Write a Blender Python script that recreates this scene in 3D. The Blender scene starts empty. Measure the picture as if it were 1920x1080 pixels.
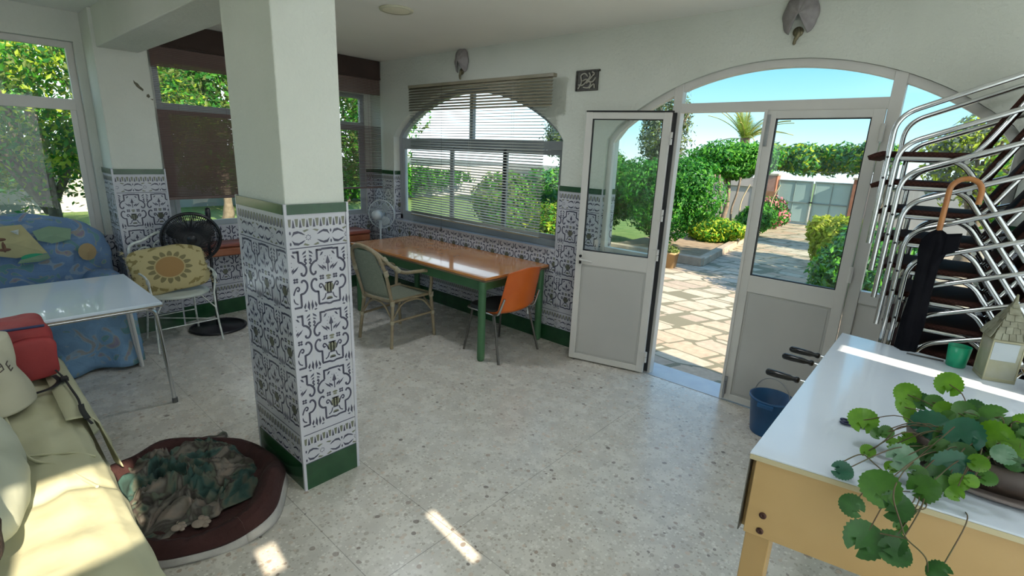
import bpy, math, random
import numpy as np
from mathutils import Vector, Matrix, noise, Quaternion
PI = math.pi
S = bpy.context.scene
COL = S.collection
random.seed(7)

# ------------------------------------------------------------------ camera
def cam_axes(yaw, pitch, roll):
    F = Vector((math.sin(yaw)*math.cos(pitch), math.cos(yaw)*math.cos(pitch), -math.sin(pitch)))
    Rt = Vector((math.cos(yaw), -math.sin(yaw), 0)); D = F.cross(Rt)
    c, s = math.cos(roll), math.sin(roll)
    return c*Rt+s*D, -s*Rt+c*D, F
r_, d_, f_ = cam_axes(-0.72117, 0.26195, -0.041198)
cam = bpy.data.cameras.new('camera'); co = bpy.data.objects.new('camera', cam); COL.objects.link(co)
m = Matrix((( r_[0], -d_[0], -f_[0], 0), (r_[1], -d_[1], -f_[1], 0), (r_[2], -d_[2], -f_[2], 1.75), (0, 0, 0, 1)))
co.matrix_world = m
cam.sensor_width = 36; cam.lens = 943.0/1920*36; cam.clip_start = 0.05; cam.clip_end = 300
S.camera = co

# ------------------------------------------------------------------ light
S.view_settings.view_transform = 'Standard'; S.view_settings.look = 'None'
S.view_settings.exposure = 1.20; S.view_settings.gamma = 1.0
S.view_settings.use_curve_mapping = False
SUN = Vector((1.0, -0.13, 0.60))                    # towards the sun
W = bpy.data.worlds.new('sky'); S.world = W; W.use_nodes = True
nt = W.node_tree; nt.nodes.clear()
o = nt.nodes.new('ShaderNodeOutputWorld'); bg = nt.nodes.new('ShaderNodeBackground')
tc = nt.nodes.new('ShaderNodeTexCoord'); sx = nt.nodes.new('ShaderNodeSeparateXYZ')
rp = nt.nodes.new('ShaderNodeValToRGB')
nt.links.new(tc.outputs['Generated'], sx.inputs[0]); nt.links.new(sx.outputs['Z'], rp.inputs[0])
e = rp.color_ramp.elements
e[0].position = 0.0; e[0].color = (.80, .95, 1.0, 1)
e[1].position = 1.0; e[1].color = (.20, .42, .75, 1)
for p, c in ((.06, (.46, .80, .95, 1)), (.17, (.20, .55, .80, 1)), (.45, (.34, .58, .88, 1))):
    k = e.new(p); k.color = c
# hazy bright western half of the sky
mr = nt.nodes.new('ShaderNodeMapRange'); nt.links.new(sx.outputs['X'], mr.inputs[0])
mr.inputs[1].default_value = -.95; mr.inputs[2].default_value = -.55; mr.inputs[3].default_value = 1; mr.inputs[4].default_value = 0
mx = nt.nodes.new('ShaderNodeMix'); mx.data_type = 'RGBA'
nt.links.new(mr.outputs[0], mx.inputs[0]); nt.links.new(rp.outputs[0], mx.inputs[6]); mx.inputs[7].default_value = (2.3, 2.4, 2.6, 1)
nt.links.new(mx.outputs[2], bg.inputs[0])
bg.inputs[1].default_value = .72
nt.links.new(bg.outputs[0], o.inputs[0])
sl = bpy.data.lights.new('sun', 'SUN'); so = bpy.data.objects.new('sun', sl); COL.objects.link(so)
so.rotation_euler = SUN.to_track_quat('Z', 'Y').to_euler(); sl.energy = 6.0; sl.angle = 0.009; sl.color = (1, .86, .66)

# ------------------------------------------------------------------ helpers
def N(nt, t, **k):
    n = nt.nodes.new(t)
    for a, b in k.items(): setattr(n, a, b)
    return n
def mat(name, col, rough=.5, metal=0, var=None, vscale=8, vdetail=3, bump=0, bscale=60, spec=.5, trans=0, coat=0, stops=None, trl=0, alpha=1, sub=0):
    """principled with a noise-driven colour between col and var"""
    M = bpy.data.materials.new(name); M.use_nodes = True; nt = M.node_tree
    b = nt.nodes['Principled BSDF']
    b.inputs['Base Color'].default_value = (*col, 1); b.inputs['Roughness'].default_value = rough
    b.inputs['Metallic'].default_value = metal; b.inputs['Specular IOR Level'].default_value = spec
    b.inputs['Transmission Weight'].default_value = trans; b.inputs['Coat Weight'].default_value = coat
    b.inputs['Alpha'].default_value = alpha
    tc = N(nt, 'ShaderNodeTexCoord')
    nz = N(nt, 'ShaderNodeTexNoise'); nz.inputs['Scale'].default_value = vscale; nz.inputs['Detail'].default_value = vdetail
    nt.links.new(tc.outputs['Object'], nz.inputs['Vector'])
    rp = N(nt, 'ShaderNodeValToRGB'); nt.links.new(nz.outputs['Fac'], rp.inputs[0])
    e = rp.color_ramp.elements
    if stops:
        e[0].position = stops[0][0]; e[0].color = (*stops[0][1], 1); e[1].position = stops[-1][0]; e[1].color = (*stops[-1][1], 1)
        for p, c in stops[1:-1]: q = e.new(p); q.color = (*c, 1)
    else:
        v = var if var else tuple(c*.9 for c in col)
        e[0].position = .35; e[0].color = (*col, 1); e[1].position = .65; e[1].color = (*v, 1)
    nt.links.new(rp.outputs[0], b.inputs['Base Color'])
    if bump:
        n2 = N(nt, 'ShaderNodeTexNoise'); n2.inputs['Scale'].default_value = bscale; n2.inputs['Detail'].default_value = 4
        nt.links.new(tc.outputs['Object'], n2.inputs['Vector'])
        bp = N(nt, 'ShaderNodeBump'); bp.inputs['Strength'].default_value = bump; bp.inputs['Distance'].default_value = .01
        nt.links.new(n2.outputs['Fac'], bp.inputs['Height']); nt.links.new(bp.outputs[0], b.inputs['Normal'])
    if trl:
        t = N(nt, 'ShaderNodeBsdfTranslucent'); nt.links.new(rp.outputs[0], t.inputs['Color'])
        mx = N(nt, 'ShaderNodeMixShader'); mx.inputs[0].default_value = trl
        nt.links.new(b.outputs[0], mx.inputs[1]); nt.links.new(t.outputs[0], mx.inputs[2])
        nt.links.new(mx.outputs[0], nt.nodes['Material Output'].inputs[0])
    M.diffuse_color = (*col, 1)
    return M
def glass_mat(name, tint=(.93, .97, .96), rough=0.0, mixr=.08):
    M = bpy.data.materials.new(name); M.use_nodes = True; nt = M.node_tree; nt.nodes.clear()
    out = N(nt, 'ShaderNodeOutputMaterial'); t = N(nt, 'ShaderNodeBsdfTransparent'); t.inputs[0].default_value = (*tint, 1)
    g = N(nt, 'ShaderNodeBsdfGlossy'); g.inputs['Roughness'].default_value = rough
    lw = N(nt, 'ShaderNodeLayerWeight'); pw = N(nt, 'ShaderNodeMath', operation='POWER'); nt.links.new(lw.outputs['Facing'], pw.inputs[0]); pw.inputs[1].default_value = 4
    lw.inputs[0].default_value = .5
    fr = N(nt, 'ShaderNodeMath', operation='MULTIPLY_ADD'); nt.links.new(pw.outputs[0], fr.inputs[0]); fr.inputs[1].default_value = .6; fr.inputs[2].default_value = .04
    mx = N(nt, 'ShaderNodeMixShader'); nt.links.new(fr.outputs[0], mx.inputs[0])
    nt.links.new(t.outputs[0], mx.inputs[1]); nt.links.new(g.outputs[0], mx.inputs[2]); nt.links.new(mx.outputs[0], out.inputs[0])
    return M

class MB:
    """collects faces and links them as ONE mesh object"""
    def __init__(s): s.v = []; s.f = []; s.mi = []; s.sm = []
    def add(s, vs, fs, mi=0, smooth=False):
        n = len(s.v); s.v += [tuple(v) for v in vs]
        for f in fs: s.f.append(tuple(n+i for i in f)); s.mi.append(mi); s.sm.append(smooth)
        return s
    def box(s, a, b, mi=0, M=None):
        x0, y0, z0 = a; x1, y1, z1 = b
        vs = [Vector(p) for p in ((x0,y0,z0),(x1,y0,z0),(x1,y1,z0),(x0,y1,z0),(x0,y0,z1),(x1,y0,z1),(x1,y1,z1),(x0,y1,z1))]
        if M: vs = [M @ v for v in vs]
        return s.add(vs, [(0,3,2,1),(4,5,6,7),(0,1,5,4),(1,2,6,5),(2,3,7,6),(3,0,4,7)], mi)
    def tube(s, pts, r, n=10, mi=0, closed=False, cap=True, M=None):
        pts = [Vector(p) for p in pts]; k = len(pts)
        rr = r if isinstance(r, (list, tuple)) else [r]*k
        vs = []; prev = None
        for i, p in enumerate(pts):
            a = pts[(i-1) % k] if (closed or i) else p; b = pts[(i+1) % k] if (closed or i < k-1) else p
            t = (b-a)
            if t.length < 1e-9: t = Vector((0, 0, 1))
            t.normalize()
            if prev is None:
                u = t.cross(Vector((0, 0, 1)))
                if u.length < .05: u = t.cross(Vector((0, 1, 0)))
            else: u = prev - t*prev.dot(t)
            if u.length < 1e-6: u = t.orthogonal()
            u.normalize(); prev = u; w = t.cross(u)
            for j in range(n):
                q = 2*PI*j/n; vs.append(p + (u*math.cos(q)+w*math.sin(q))*rr[i])
        fs = []
        for i in range(k if closed else k-1):
            for j in range(n):
                a = i*n+j; b = i*n+(j+1) % n; c = ((i+1) % k)*n+(j+1) % n; d = ((i+1) % k)*n+j
                fs.append((a, b, c, d))
        if M: vs = [M @ v for v in vs]
        s.add(vs, fs, mi, True)
        if cap and not closed:
            s.add([vs[j] for j in range(n)], [tuple(range(n-1, -1, -1))], mi)
            s.add([vs[(k-1)*n+j] for j in range(n)], [tuple(range(n))], mi)
        return s
    def lathe(s, prof, n=28, c=(0, 0, 0), mi=0, M=None, sx=1, sy=1):
        vs = []; fs = []
        for r, z in prof:
            for j in range(n):
                q = 2*PI*j/n; vs.append(Vector((c[0]+r*sx*math.cos(q), c[1]+r*sy*math.sin(q), c[2]+z)))
        for i in range(len(prof)-1):
            for j in range(n): fs.append((i*n+j, i*n+(j+1) % n, (i+1)*n+(j+1) % n, (i+1)*n+j))
        if M: vs = [M @ v for v in vs]
        return s.add(vs, fs, mi, True)
    def poly(s, pts, th, M=None, mi=0):
        """extrude a 2-D outline (list of (x,y)) from z=0 to z=th"""
        k = len(pts); vs = [Vector((x, y, 0)) for x, y in pts]+[Vector((x, y, th)) for x, y in pts]
        if M: vs = [M @ v for v in vs]
        return s.add(vs, [tuple(range(k-1, -1, -1)), tuple(range(k, 2*k))]+[(i, (i+1) % k, k+(i+1) % k, k+i) for i in range(k)], mi)
    def grid(s, fn, nu, nv, mi=0, mfn=None, closed_u=False):
        vs = [fn(i/nu, j/nv) for j in range(nv+1) for i in range(nu+1)]
        n = len(s.v); s.v += [tuple(v) for v in vs]
        for j in range(nv):
            for i in range(nu):
                a = j*(nu+1)+i
                s.f.append((n+a, n+a+1, n+a+nu+2, n+a+nu+1)); s.sm.append(True)
                s.mi.append(mfn((i+.5)/nu, (j+.5)/nv) if mfn else mi)
        return s
    def soft(s, c, h, e=2.6, nz=.02, ns=5, nu=40, nv=24, M=None, mi=0, mfn=None, seed=0, sag=0):
        """a stuffed block: superellipsoid with a noisy skin"""
        c = Vector(c)
        def sp(x, p): return math.copysign(abs(x)**p, x)
        def fn(u, v):
            a = u*2*PI; b = (v-.5)*PI; p = 2/e
            x = sp(math.cos(b), p)*sp(math.cos(a), p); y = sp(math.cos(b), p)*sp(math.sin(a), p); z = sp(math.sin(b), p)
            q = Vector((x*h[0], y*h[1], z*h[2]))
            k = noise.noise(q*ns+Vector((seed*7.3, seed, 0)))+.5*noise.noise(q*ns*2.3+Vector((seed, 3, seed)))
            d = q.normalized() if q.length > 1e-6 else Vector((0, 0, 1))
            q = q+d*k*nz
            if M: q = M @ q
            return c+q
        return s.grid(fn, nu, nv, mi, mfn)
    def build(s, name, mats, parent=None, bevel=0, sub=0, loc=None, solid=0):
        if not isinstance(mats, (list, tuple)): mats = [mats]
        off = Vector(loc) if loc else Vector((0, 0, 0))
        me = bpy.data.meshes.new(name); me.from_pydata([(v[0]-off[0], v[1]-off[1], v[2]-off[2]) for v in s.v], [], s.f)
        for M in mats: me.materials.append(M)
        me.polygons.foreach_set('material_index', s.mi); me.polygons.foreach_set('use_smooth', s.sm)
        me.update()
        ob = bpy.data.objects.new(name, me); COL.objects.link(ob); ob.location = off
        if parent:
            ob.parent = parent
        if solid:
            q = ob.modifiers.new('solid', 'SOLIDIFY'); q.thickness = solid; q.offset = 0
        if bevel:
            q = ob.modifiers.new('bevel', 'BEVEL'); q.width = bevel; q.segments = 2; q.limit_method = 'ANGLE'; q.angle_limit = .7
        if sub:
            q = ob.modifiers.new('sub', 'SUBSURF'); q.levels = sub; q.render_levels = sub
        return ob
def tag(o, label, cat, group=None):
    o['label'] = label; o['category'] = cat
    if group: o['group'] = group
    return o
def struct(o): o['kind'] = 'structure'; return o
def thing(name, label, cat, loc=(0, 0, 0), rz=0, group=None):
    o = bpy.data.objects.new(name, None); COL.objects.link(o); o.location = loc; o.rotation_euler = (0, 0, rz)
    o.empty_display_size = .1
    return tag(o, label, cat, group)
def copy_tree(o, parent=None):
    c = o.copy(); COL.objects.link(c); c.parent = parent
    for ch in o.children: copy_tree(ch, c)
    return c
def arc(c, r, a0, a1, n, ax=(1, 0, 0), ay=(0, 0, 1)):
    c = Vector(c); ax = Vector(ax); ay = Vector(ay)
    return [c+(ax*math.cos(a0+(a1-a0)*i/n)+ay*math.sin(a0+(a1-a0)*i/n))*r for i in range(n+1)]
def bez(p, n=12):
    """smooth curve through points (Catmull-Rom)"""
    P = [Vector(q) for q in p]; P = [P[0]*2-P[1]]+P+[P[-1]*2-P[-2]]; out = []
    for i in range(1, len(P)-2):
        for k in range(n):
            t = k/n; a, b, c, d = P[i-1:i+3]
            out.append(.5*((2*b)+(c-a)*t+(2*a-5*b+4*c-d)*t*t+(3*b-a-3*c+d)*t*t*t))
    out.append(P[-2]); return out
def round_path(pts, r, n=6):
    """polyline with rounded corners"""
    P = [Vector(p) for p in pts]; out = [P[0]]
    for i in range(1, len(P)-1):
        a = (P[i-1]-P[i]); b = (P[i+1]-P[i]); q = min(r, a.length*.49, b.length*.49)
        A = P[i]+a.normalized()*q; B = P[i]+b.normalized()*q
        for k in range(n+1):
            t = k/n; out.append((1-t)**2*A+2*t*(1-t)*P[i]+t*t*B)
    out.append(P[-1]); return out

# ------------------------------------------------------------------ materials
PLASTER = mat('white plaster', (.64, .655, .60), .85, var=(.59, .61, .55), vscale=1.5, bump=.5, bscale=40)
CEIL = mat('ceiling paint', (.82, .81, .75), .9, var=(.78, .77, .71), vscale=1)
TILE = mat('cream glazed tile', (.50, .50, .55), .20, var=(.45, .45, .49), vscale=5)
GREEN = mat('dark green glazed tile', (.012, .055, .022), .15, var=(.02, .075, .03), vscale=9)
INK = mat('dark blue tile painting', (.05, .05, .08), .25, var=(.07, .07, .10))
OLIVE = mat('olive tile painting', (.14, .15, .11), .25, var=(.18, .18, .13))
GROUT = mat('pale grout', (.52, .52, .50), .7)
ALU = mat('white lacquered aluminium', (.62, .60, .57), .35, var=(.58, .56, .53), vscale=3)
ALUG = mat('grey aluminium', (.34, .36, .38), .35, var=(.30, .32, .34), vscale=3)
GASK = mat('black rubber gasket', (.01, .01, .012), .6)
GLASS = glass_mat('window glass')
CHROME = mat('polished aluminium tube', (.62, .63, .64), .18, metal=1, var=(.55, .56, .57))
STEEL = mat('dull steel', (.35, .35, .36), .35, metal=1)
BLACK = mat('black plastic', (.008, .008, .009), .35)
# ------------------------------------------------------------------ room shell
D = 3.72; HC = 2.73
def wall(name, O, U, Nn, L, H, T, ops=(), m=PLASTER, z0=0):
    """plastered wall with openings; O start, U along, Nn away from the room. ops: (s0,s1,zlo,zfun)"""
    O = Vector(O); U = Vector(U).normalized(); Nn = Vector(Nn).normalized(); mb = MB()
    P = lambda s, z, d: O+U*s+Vector((0, 0, z))+Nn*d
    br = {0, L}
    for a, b, lo, zf in ops:
        br |= {a, b}
        for k in range(1, 32): br.add(a+(b-a)*k/32)
    br = sorted(br)
    for s0, s1 in zip(br[:-1], br[1:]):
        mid = (s0+s1)/2; op = [q for q in ops if q[0] < mid < q[1]]
        segs = [(z0, H, z0, H)] if not op else [(z0, op[0][2], z0, op[0][2]), (op[0][3](s0), H, op[0][3](s1), H)]
        for a0, b0, a1, b1 in segs:
            if b0-a0 < 1e-4 and b1-a1 < 1e-4: continue
            for d in (0, T): mb.add([P(s0, a0, d), P(s1, a1, d), P(s1, b1, d), P(s0, b0, d)], [(0, 1, 2, 3) if d else (3, 2, 1, 0)])
        if op:
            lo, zf = op[0][2:]
            if lo > z0: mb.add([P(s0, lo, 0), P(s1, lo, 0), P(s1, lo, T), P(s0, lo, T)], [(0, 1, 2, 3)])
            mb.add([P(s0, zf(s0), 0), P(s1, zf(s1), 0), P(s1, zf(s1), T), P(s0, zf(s0), T)], [(3, 2, 1, 0)])
    for a, b, lo, zf in ops:
        for s in (a, b): mb.add([P(s, lo, 0), P(s, lo, T), P(s, zf(s), T), P(s, zf(s), 0)], [(0, 1, 2, 3)])
    mb.add([P(0, z0, 0), P(0, z0, T), P(0, H, T), P(0, H, 0)], [(0, 1, 2, 3)]); mb.add([P(L, z0, 0), P(L, z0, T), P(L, H, T), P(L, H, 0)], [(0, 1, 2, 3)])
    mb.add([P(0, H, 0), P(L, H, 0), P(L, H, T), P(0, H, T)], [(0, 1, 2, 3)])
    return struct(mb.build(name, m))
def archf(c, half, edge=1.88, top=2.40):
    # circle through (±half*.97, edge+.03) and (0, top)
    h = top-edge-.03; R = (half*half+h*h)/(2*h); cz = top-R
    return lambda s: min(top, cz+math.sqrt(max(0, R*R-(s-c)**2))) if abs(s-c) < half*.985 else edge
XW = -5.78
WA = (-5.254-XW, -2.745-XW, .90, archf(-4.0-XW, 1.2545, 1.88, 2.38))
DA = (-2.30-XW, .18-XW, 0, archf(-1.06-XW, 1.24, 1.89, 2.40))
wall('wall_north', (XW, D, 0), (1, 0, 0), (0, 1, 0), 6.78+.25, 3.0, .20, (WA, DA))
# west wall beside the ledge, slightly splayed
WO = Vector((-5.72, D, 0)); WE = Vector((-5.52, 1.20, 0)); WU = (WE-WO).normalized(); WL = (WE-WO).length
WN = Vector((-abs(WU.y), WU.x, 0)).normalized()
if WN.x > 0: WN = -WN
wB = (.10, .98, .93, lambda s: 2.36); wAo = (1.36, 2.30, .93, lambda s: 2.46)
wall('wall_west', WO-WU*.2, WU, WN, WL+.2, 3.0, .14, ((.10+.2, 1.0+.2, .93, lambda s: 2.36), (1.34+.2, 2.32+.2, .93, lambda s: 2.46)))
# far west wall with the big window, beyond the column
wall('wall_southwest', (-5.80, 1.02, 0), (0, -1, 0), (-1, 0, 0), 3.2, 3.0, .18, ((.08, 1.68, .88, lambda s: 2.50),))
mb = MB(); mb.box((-5.95, 1.0, 0), (-5.45, 1.37, HC)); struct(mb.build('wall_column', PLASTER, bevel=.008))
mb = MB()
for cy, cz, pl in ((1.27, 2.175, [(-.03, .045), (-.018, .03), (.0, .02), (.012, .0), (.035, -.022), (.03, -.04), (.008, -.025), (-.012, -.008), (-.028, .02)]), (1.335, 2.10, [(-.012, .012), (.004, .018), (.012, -.004), (.0, -.016), (-.016, -.006)]), (1.355, 2.075, [(-.012, .004), (.012, .006), (.008, -.008)])):
    mb.add([(-5.4492, cy+a, cz+c) for a, c in pl], [tuple(range(len(pl)))])
struct(mb.build('wall_column_chips', mat('exposed render', (.10, .10, .07), .95, var=(.16, .14, .10), vscale=60)))
mb = MB(); mb.box((-2.805, 1.02, 0), (-2.275, 1.315, HC)); struct(mb.build('wall_pillar', PLASTER, bevel=.006))
mb = MB(); mb.box((-5.96, 1.025, 2.44), (1.05, 1.31, 2.80)); struct(mb.build('ceiling_beam', PLASTER, bevel=.006))
mb = MB(); mb.box((-6.0, -1.7, HC), (1.2, D+.01, 2.90)); struct(mb.build('ceiling', CEIL))
mb = MB(); mb.box((-6.1, -1.8, 2.9), (1.3, D+.2, 3.02)); struct(mb.build('ceiling_roof_slab', CEIL))
# unseen east wall, made translucent for fill light; gaps cut to shape sun patches
def onto_wall(x, y, z, X=1.0):
    t = (X-x)/SUN.x; return y+SUN.y*t, z+SUN.z*t
slots = []
for pts in ([(-1.69, 1.39, 0), (-1.30, 1.285, 0)], [(-2.04, .66, 0), (-1.86, .72, 0)],
            [(-2.35, .02, .5), (-1.75, .26, .5)], [(-.33, 2.915, .88), (-.33, 2.81, .88), (.45, 2.80, .88), (.45, 2.70, .88)], [(.0, 3.25, .95), (.3, 3.55, 1.5)]):
    q = [onto_wall(*p) for p in pts]; ys = [a for a, b in q]; zs = [b for a, b in q]; slots.append((min(ys), max(ys), min(zs), max(zs)))
slots.sort()
ops = []
for y0, y1, z0, z1 in slots:
    s0 = y0+1.7; s1 = y1+1.7
    if ops and s0 < ops[-1][1]+.01: s0 = ops[-1][1]+.01
    ops.append((s0, max(s1, s0+.04), z0, (lambda zz: (lambda s: zz))(min(z1, 2.66))))
FROST = bpy.data.materials.new('milky translucent sheet'); FROST.use_nodes = True
_n = FROST.node_tree; _n.nodes.clear(); _o = N(_n, 'ShaderNodeOutputMaterial'); _t = N(_n, 'ShaderNodeBsdfTranslucent'); _t.inputs[0].default_value = (.71, .77, .82, 1); _d = N(_n, 'ShaderNodeBsdfDiffuse'); _d.inputs[0].default_value = (.8, .85, .88, 1)
_m = N(_n, 'ShaderNodeMixShader'); _m.inputs[0].default_value = .22; _n.links.new(_t.outputs[0], _m.inputs[1]); _n.links.new(_d.outputs[0], _m.inputs[2]); _n.links.new(_m.outputs[0], _o.inputs[0])
wall('wall_east_diffuser', (1.0, -1.7, 0), (0, 1, 0), (1, 0, 0), D+1.7+.2, 2.73, .012, ops, m=FROST)
wall('wall_south', (-6.0, -1.7, 0), (1, 0, 0), (0, -1, 0), 7.0, 2.73, .15, ((1.6, 3.6, 1.0, lambda s: 2.2),))

# floor: terrazzo with fine joints
def terrazzo():
    M = bpy.data.materials.new('terrazzo'); M.use_nodes = True; nt = M.node_tree; b = nt.nodes['Principled BSDF']; L = nt.links.new
    tc = N(nt, 'ShaderNodeTexCoord')
    def layer(scale, thr, stops, rnd=1):
        mp = N(nt, 'ShaderNodeTexNoise'); mp.inputs['Scale'].default_value = scale*.9; L(tc.outputs['Object'], mp.inputs['Vector'])
        ad = N(nt, 'ShaderNodeMix', data_type='VECTOR'); ad.inputs[0].default_value = .025*14/scale
        L(tc.outputs['Object'], ad.inputs[4]); L(mp.outputs['Color'], ad.inputs[5])
        v = N(nt, 'ShaderNodeTexVoronoi', feature='F1'); v.inputs['Scale'].default_value = scale; L(ad.outputs[1], v.inputs['Vector'])
        sep = N(nt, 'ShaderNodeSeparateColor'); L(v.outputs['Color'], sep.inputs[0])
        # chip radius varies per cell
        r = N(nt, 'ShaderNodeMath', operation='MULTIPLY'); L(sep.outputs[1], r.inputs[0]); r.inputs[1].default_value = thr
        c = N(nt, 'ShaderNodeMath', operation='LESS_THAN'); L(v.outputs['Distance'], c.inputs[0]); L(r.outputs[0], c.inputs[1])
        rp = N(nt, 'ShaderNodeValToRGB'); rp.color_ramp.interpolation = 'CONSTANT'; L(sep.outputs[0], rp.inputs[0])
        e = rp.color_ramp.elements; e[0].position = 0; e[0].color = (*stops[0][1], 1); e[1].position = stops[1][0]; e[1].color = (*stops[1][1], 1)
        for p, cc in stops[2:]: q = e.new(p); q.color = (*cc, 1)
        return c.outputs[0], rp.outputs[0]
    base = N(nt, 'ShaderNodeTexNoise'); base.inputs['Scale'].default_value = 7; base.inputs['Detail'].default_value = 8; L(tc.outputs['Object'], base.inputs['Vector'])
    br = N(nt, 'ShaderNodeValToRGB'); e = br.color_ramp.elements; e[0].position = .3; e[0].color = (.52, .485, .43, 1); e[1].position = .7; e[1].color = (.66, .62, .55, 1); L(base.outputs['Fac'], br.inputs[0])
    cur = br.outputs[0]
    for sc, th, st in ((70, .55, [(0, (.46, .42, .36)), (.4, (.70, .67, .60)), (.75, (.54, .50, .44))]),
                       (34, .42, [(0, (.44, .39, .33)), (.35, (.66, .62, .56)), (.7, (.56, .48, .40))]),
                       (19, .27, [(0, (.40, .32, .26)), (.2, (.36, .31, .27)), (.42, (.60, .50, .41)), (.80, (.26, .22, .19))])):
        f, c = layer(sc, th, st); mx = N(nt, 'ShaderNodeMix', data_type='RGBA'); L(f, mx.inputs[0]); L(cur, mx.inputs[6]); L(c, mx.inputs[7]); cur = mx.outputs[2]
    sx = N(nt, 'ShaderNodeSeparateXYZ'); L(tc.outputs['Object'], sx.inputs[0])
    tot = None
    for ax, off, per in (('Y', 1.355, 2.15), ('X', -1.5, 1.70), ('Y', .925, 2.15), ('X', -3.2, 1.7)):
        a = N(nt, 'ShaderNodeMath', operation='SUBTRACT'); L(sx.outputs[ax], a.inputs[0]); a.inputs[1].default_value = off-per/2
        md = N(nt, 'ShaderNodeMath', operation='WRAP'); L(a.outputs[0], md.inputs[0]); md.inputs[1].default_value = per; md.inputs[2].default_value = 0
        b2 = N(nt, 'ShaderNodeMath', operation='SUBTRACT'); L(md.outputs[0], b2.inputs[0]); b2.inputs[1].default_value = per/2
        c = N(nt, 'ShaderNodeMath', operation='ABSOLUTE'); L(b2.outputs[0], c.inputs[0])
        d = N(nt, 'ShaderNodeMath', operation='LESS_THAN'); L(c.outputs[0], d.inputs[0]); d.inputs[1].default_value = .0018
        if tot is None: tot = d.outputs[0]
        else:
            mm = N(nt, 'ShaderNodeMath', operation='MAXIMUM'); L(tot, mm.inputs[0]); L(d.outputs[0], mm.inputs[1]); tot = mm.outputs[0]
    wn = N(nt, 'ShaderNodeTexNoise'); wn.inputs['Scale'].default_value = 3; L(tc.outputs['Object'], wn.inputs['Vector'])
    mu = N(nt, 'ShaderNodeMath', operation='MULTIPLY'); L(tot, mu.inputs[0]); L(wn.outputs['Fac'], mu.inputs[1])
    mx = N(nt, 'ShaderNodeMix', data_type='RGBA'); L(mu.outputs[0], mx.inputs[0]); L(cur, mx.inputs[6]); mx.inputs[7].default_value = (.06, .05, .04, 1)
    L(mx.outputs[2], b.inputs['Base Color'])
    rr = N(nt, 'ShaderNodeMapRange'); rr.inputs[3].default_value = .20; rr.inputs[4].default_value = .34; L(base.outputs['Fac'], rr.inputs[0]); L(rr.outputs[0], b.inputs['Roughness'])
    return M
mb = MB(); mb.box((-6.0, -1.8, -.12), (1.2, D+.21, 0)); struct(mb.build('floor', terrazzo()))

# ------------------------------------------------------------------ majolica tile dado
MOT = []   # (list of polygons [(u,v)...], material) in tile units: u across 0..1, v up 0..1
def rib(pts, w):
    P = [Vector((p[0], p[1])) for p in pts]; out = []; prev = None
    asp = .2/.313
    for i, p in enumerate(P):
        a = P[max(i-1, 0)]; b = P[min(i+1, len(P)-1)]; t = Vector(((b-a).x*.2, (b-a).y*.313)); t.normalize()
        n = Vector((-t.y/.2, t.x/.313))*w*1.6
        cur = (p+n, p-n)
        if prev: out.append([prev[0], prev[1], cur[1], cur[0]])
        prev = cur
    return out
def disc(c, rx, ry, n=8, a0=0):
    return [[(c[0]+rx*math.cos(a0+2*PI*i/n), c[1]+ry*math.sin(a0+2*PI*i/n)) for i in range(n)]]
def leafp(a, b, w):
    a = Vector(a); b = Vector(b); d = b-a; n = Vector((-d.y*.313/.2, d.x*.2/.313)).normalized()*w if d.length else Vector((0, 0))
    n = Vector((-d.y*.313*.313/.2*1.0, d.x*.2)); n = n/ max(1e-6, math.hypot(n.x*.2, n.y*.313))*w
    return [[a, a+d*.35+n, b, a+d*.55-n*.6]]
def smooth2(pts, n=4): return [(q.x, q.y) for q in bez([(p[0], p[1], 0) for p in pts], n)]
def build_motif():
    A = []; B = []
    h = []
    h += rib([(0, .965), (.14, .965), (.15, .955), (.27, .955)], .0032)
    h += rib([(.27, .97), (.27, .80)], .0032)
    h += rib(smooth2([(.27, .80), (.36, .775), (.44, .71), (.445, .635), (.39, .585), (.33, .60), (.325, .635)]), .0032)
    h += rib(smooth2([(.31, .475), (.33, .505), (.39, .505), (.445, .45), (.44, .375), (.37, .315), (.28, .30)]), .0032)
    h += rib([(.28, .31), (.28, .10)], .0032); h += rib([(.29, .095), (.10, .095), (0, .075)], .0032)
    h += leafp((.47, .97), (.36, .90), .007)+leafp((.47, .90), (.38, .86), .006)+leafp((.45, .86), (.40, .80), .005)+rib(smooth2([(.47, .83), (.42, .80), (.46, .77), (.41, .75)], 3), .0022)
    h += leafp((.47, .02), (.45, .19), .009)+leafp((.36, .05), (.38, .16), .008)+leafp((.42, .03), (.33, .03), .006)
    h += leafp((.05, .63), (.16, .72), .008)+leafp((.10, .62), (.27, .74), .007)+leafp((.10, .92), (.20, .86), .007)
    for q in range(4):
        a = q*PI/2+PI/4; h += disc((.175+.042*math.cos(a), .52+.027*math.sin(a)), .033, .02, 6)
    h += rib(smooth2([(.10, .30), (.15, .38), (.21, .42), (.25, .39), (.22, .355), (.19, .375)], 3), .0024)
    h += rib(smooth2([(.09, .25), (.13, .18), (.20, .15)], 3), .002)
    h += disc((.10, .80), .012, .008, 5)+disc((.06, .85), .012, .008, 5)+disc((.10, .74), .012, .008, 5)
    for p in h:
        A.append([(.5+x, y) for x, y in p]); A.append([(.5-x, y) for x, y in reversed([tuple(q) for q in p])])
    A += [[(.5, .86), (.56, .74), (.5, .72), (.44, .74)]]
    A += rib([(.5, .73), (.5, .60)], .0018)
    B += disc((.5, .345), .125, .085, 12); B += disc((.5, .53), .075, .022, 8); B += disc((.5, .49), .06, .016, 8); B += disc((.5, .17), .08, .022, 8)
    A += rib([(.43, .255), (.57, .255)], .003); A += rib([(.40, .42), (.60, .42)], .0022); A += rib([(.46, .27), (.46, .42)], .0016)+rib([(.54, .27), (.54, .42)], .0016); A += rib([(.42, .155), (.58, .155)], .002)
    return A, B
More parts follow.
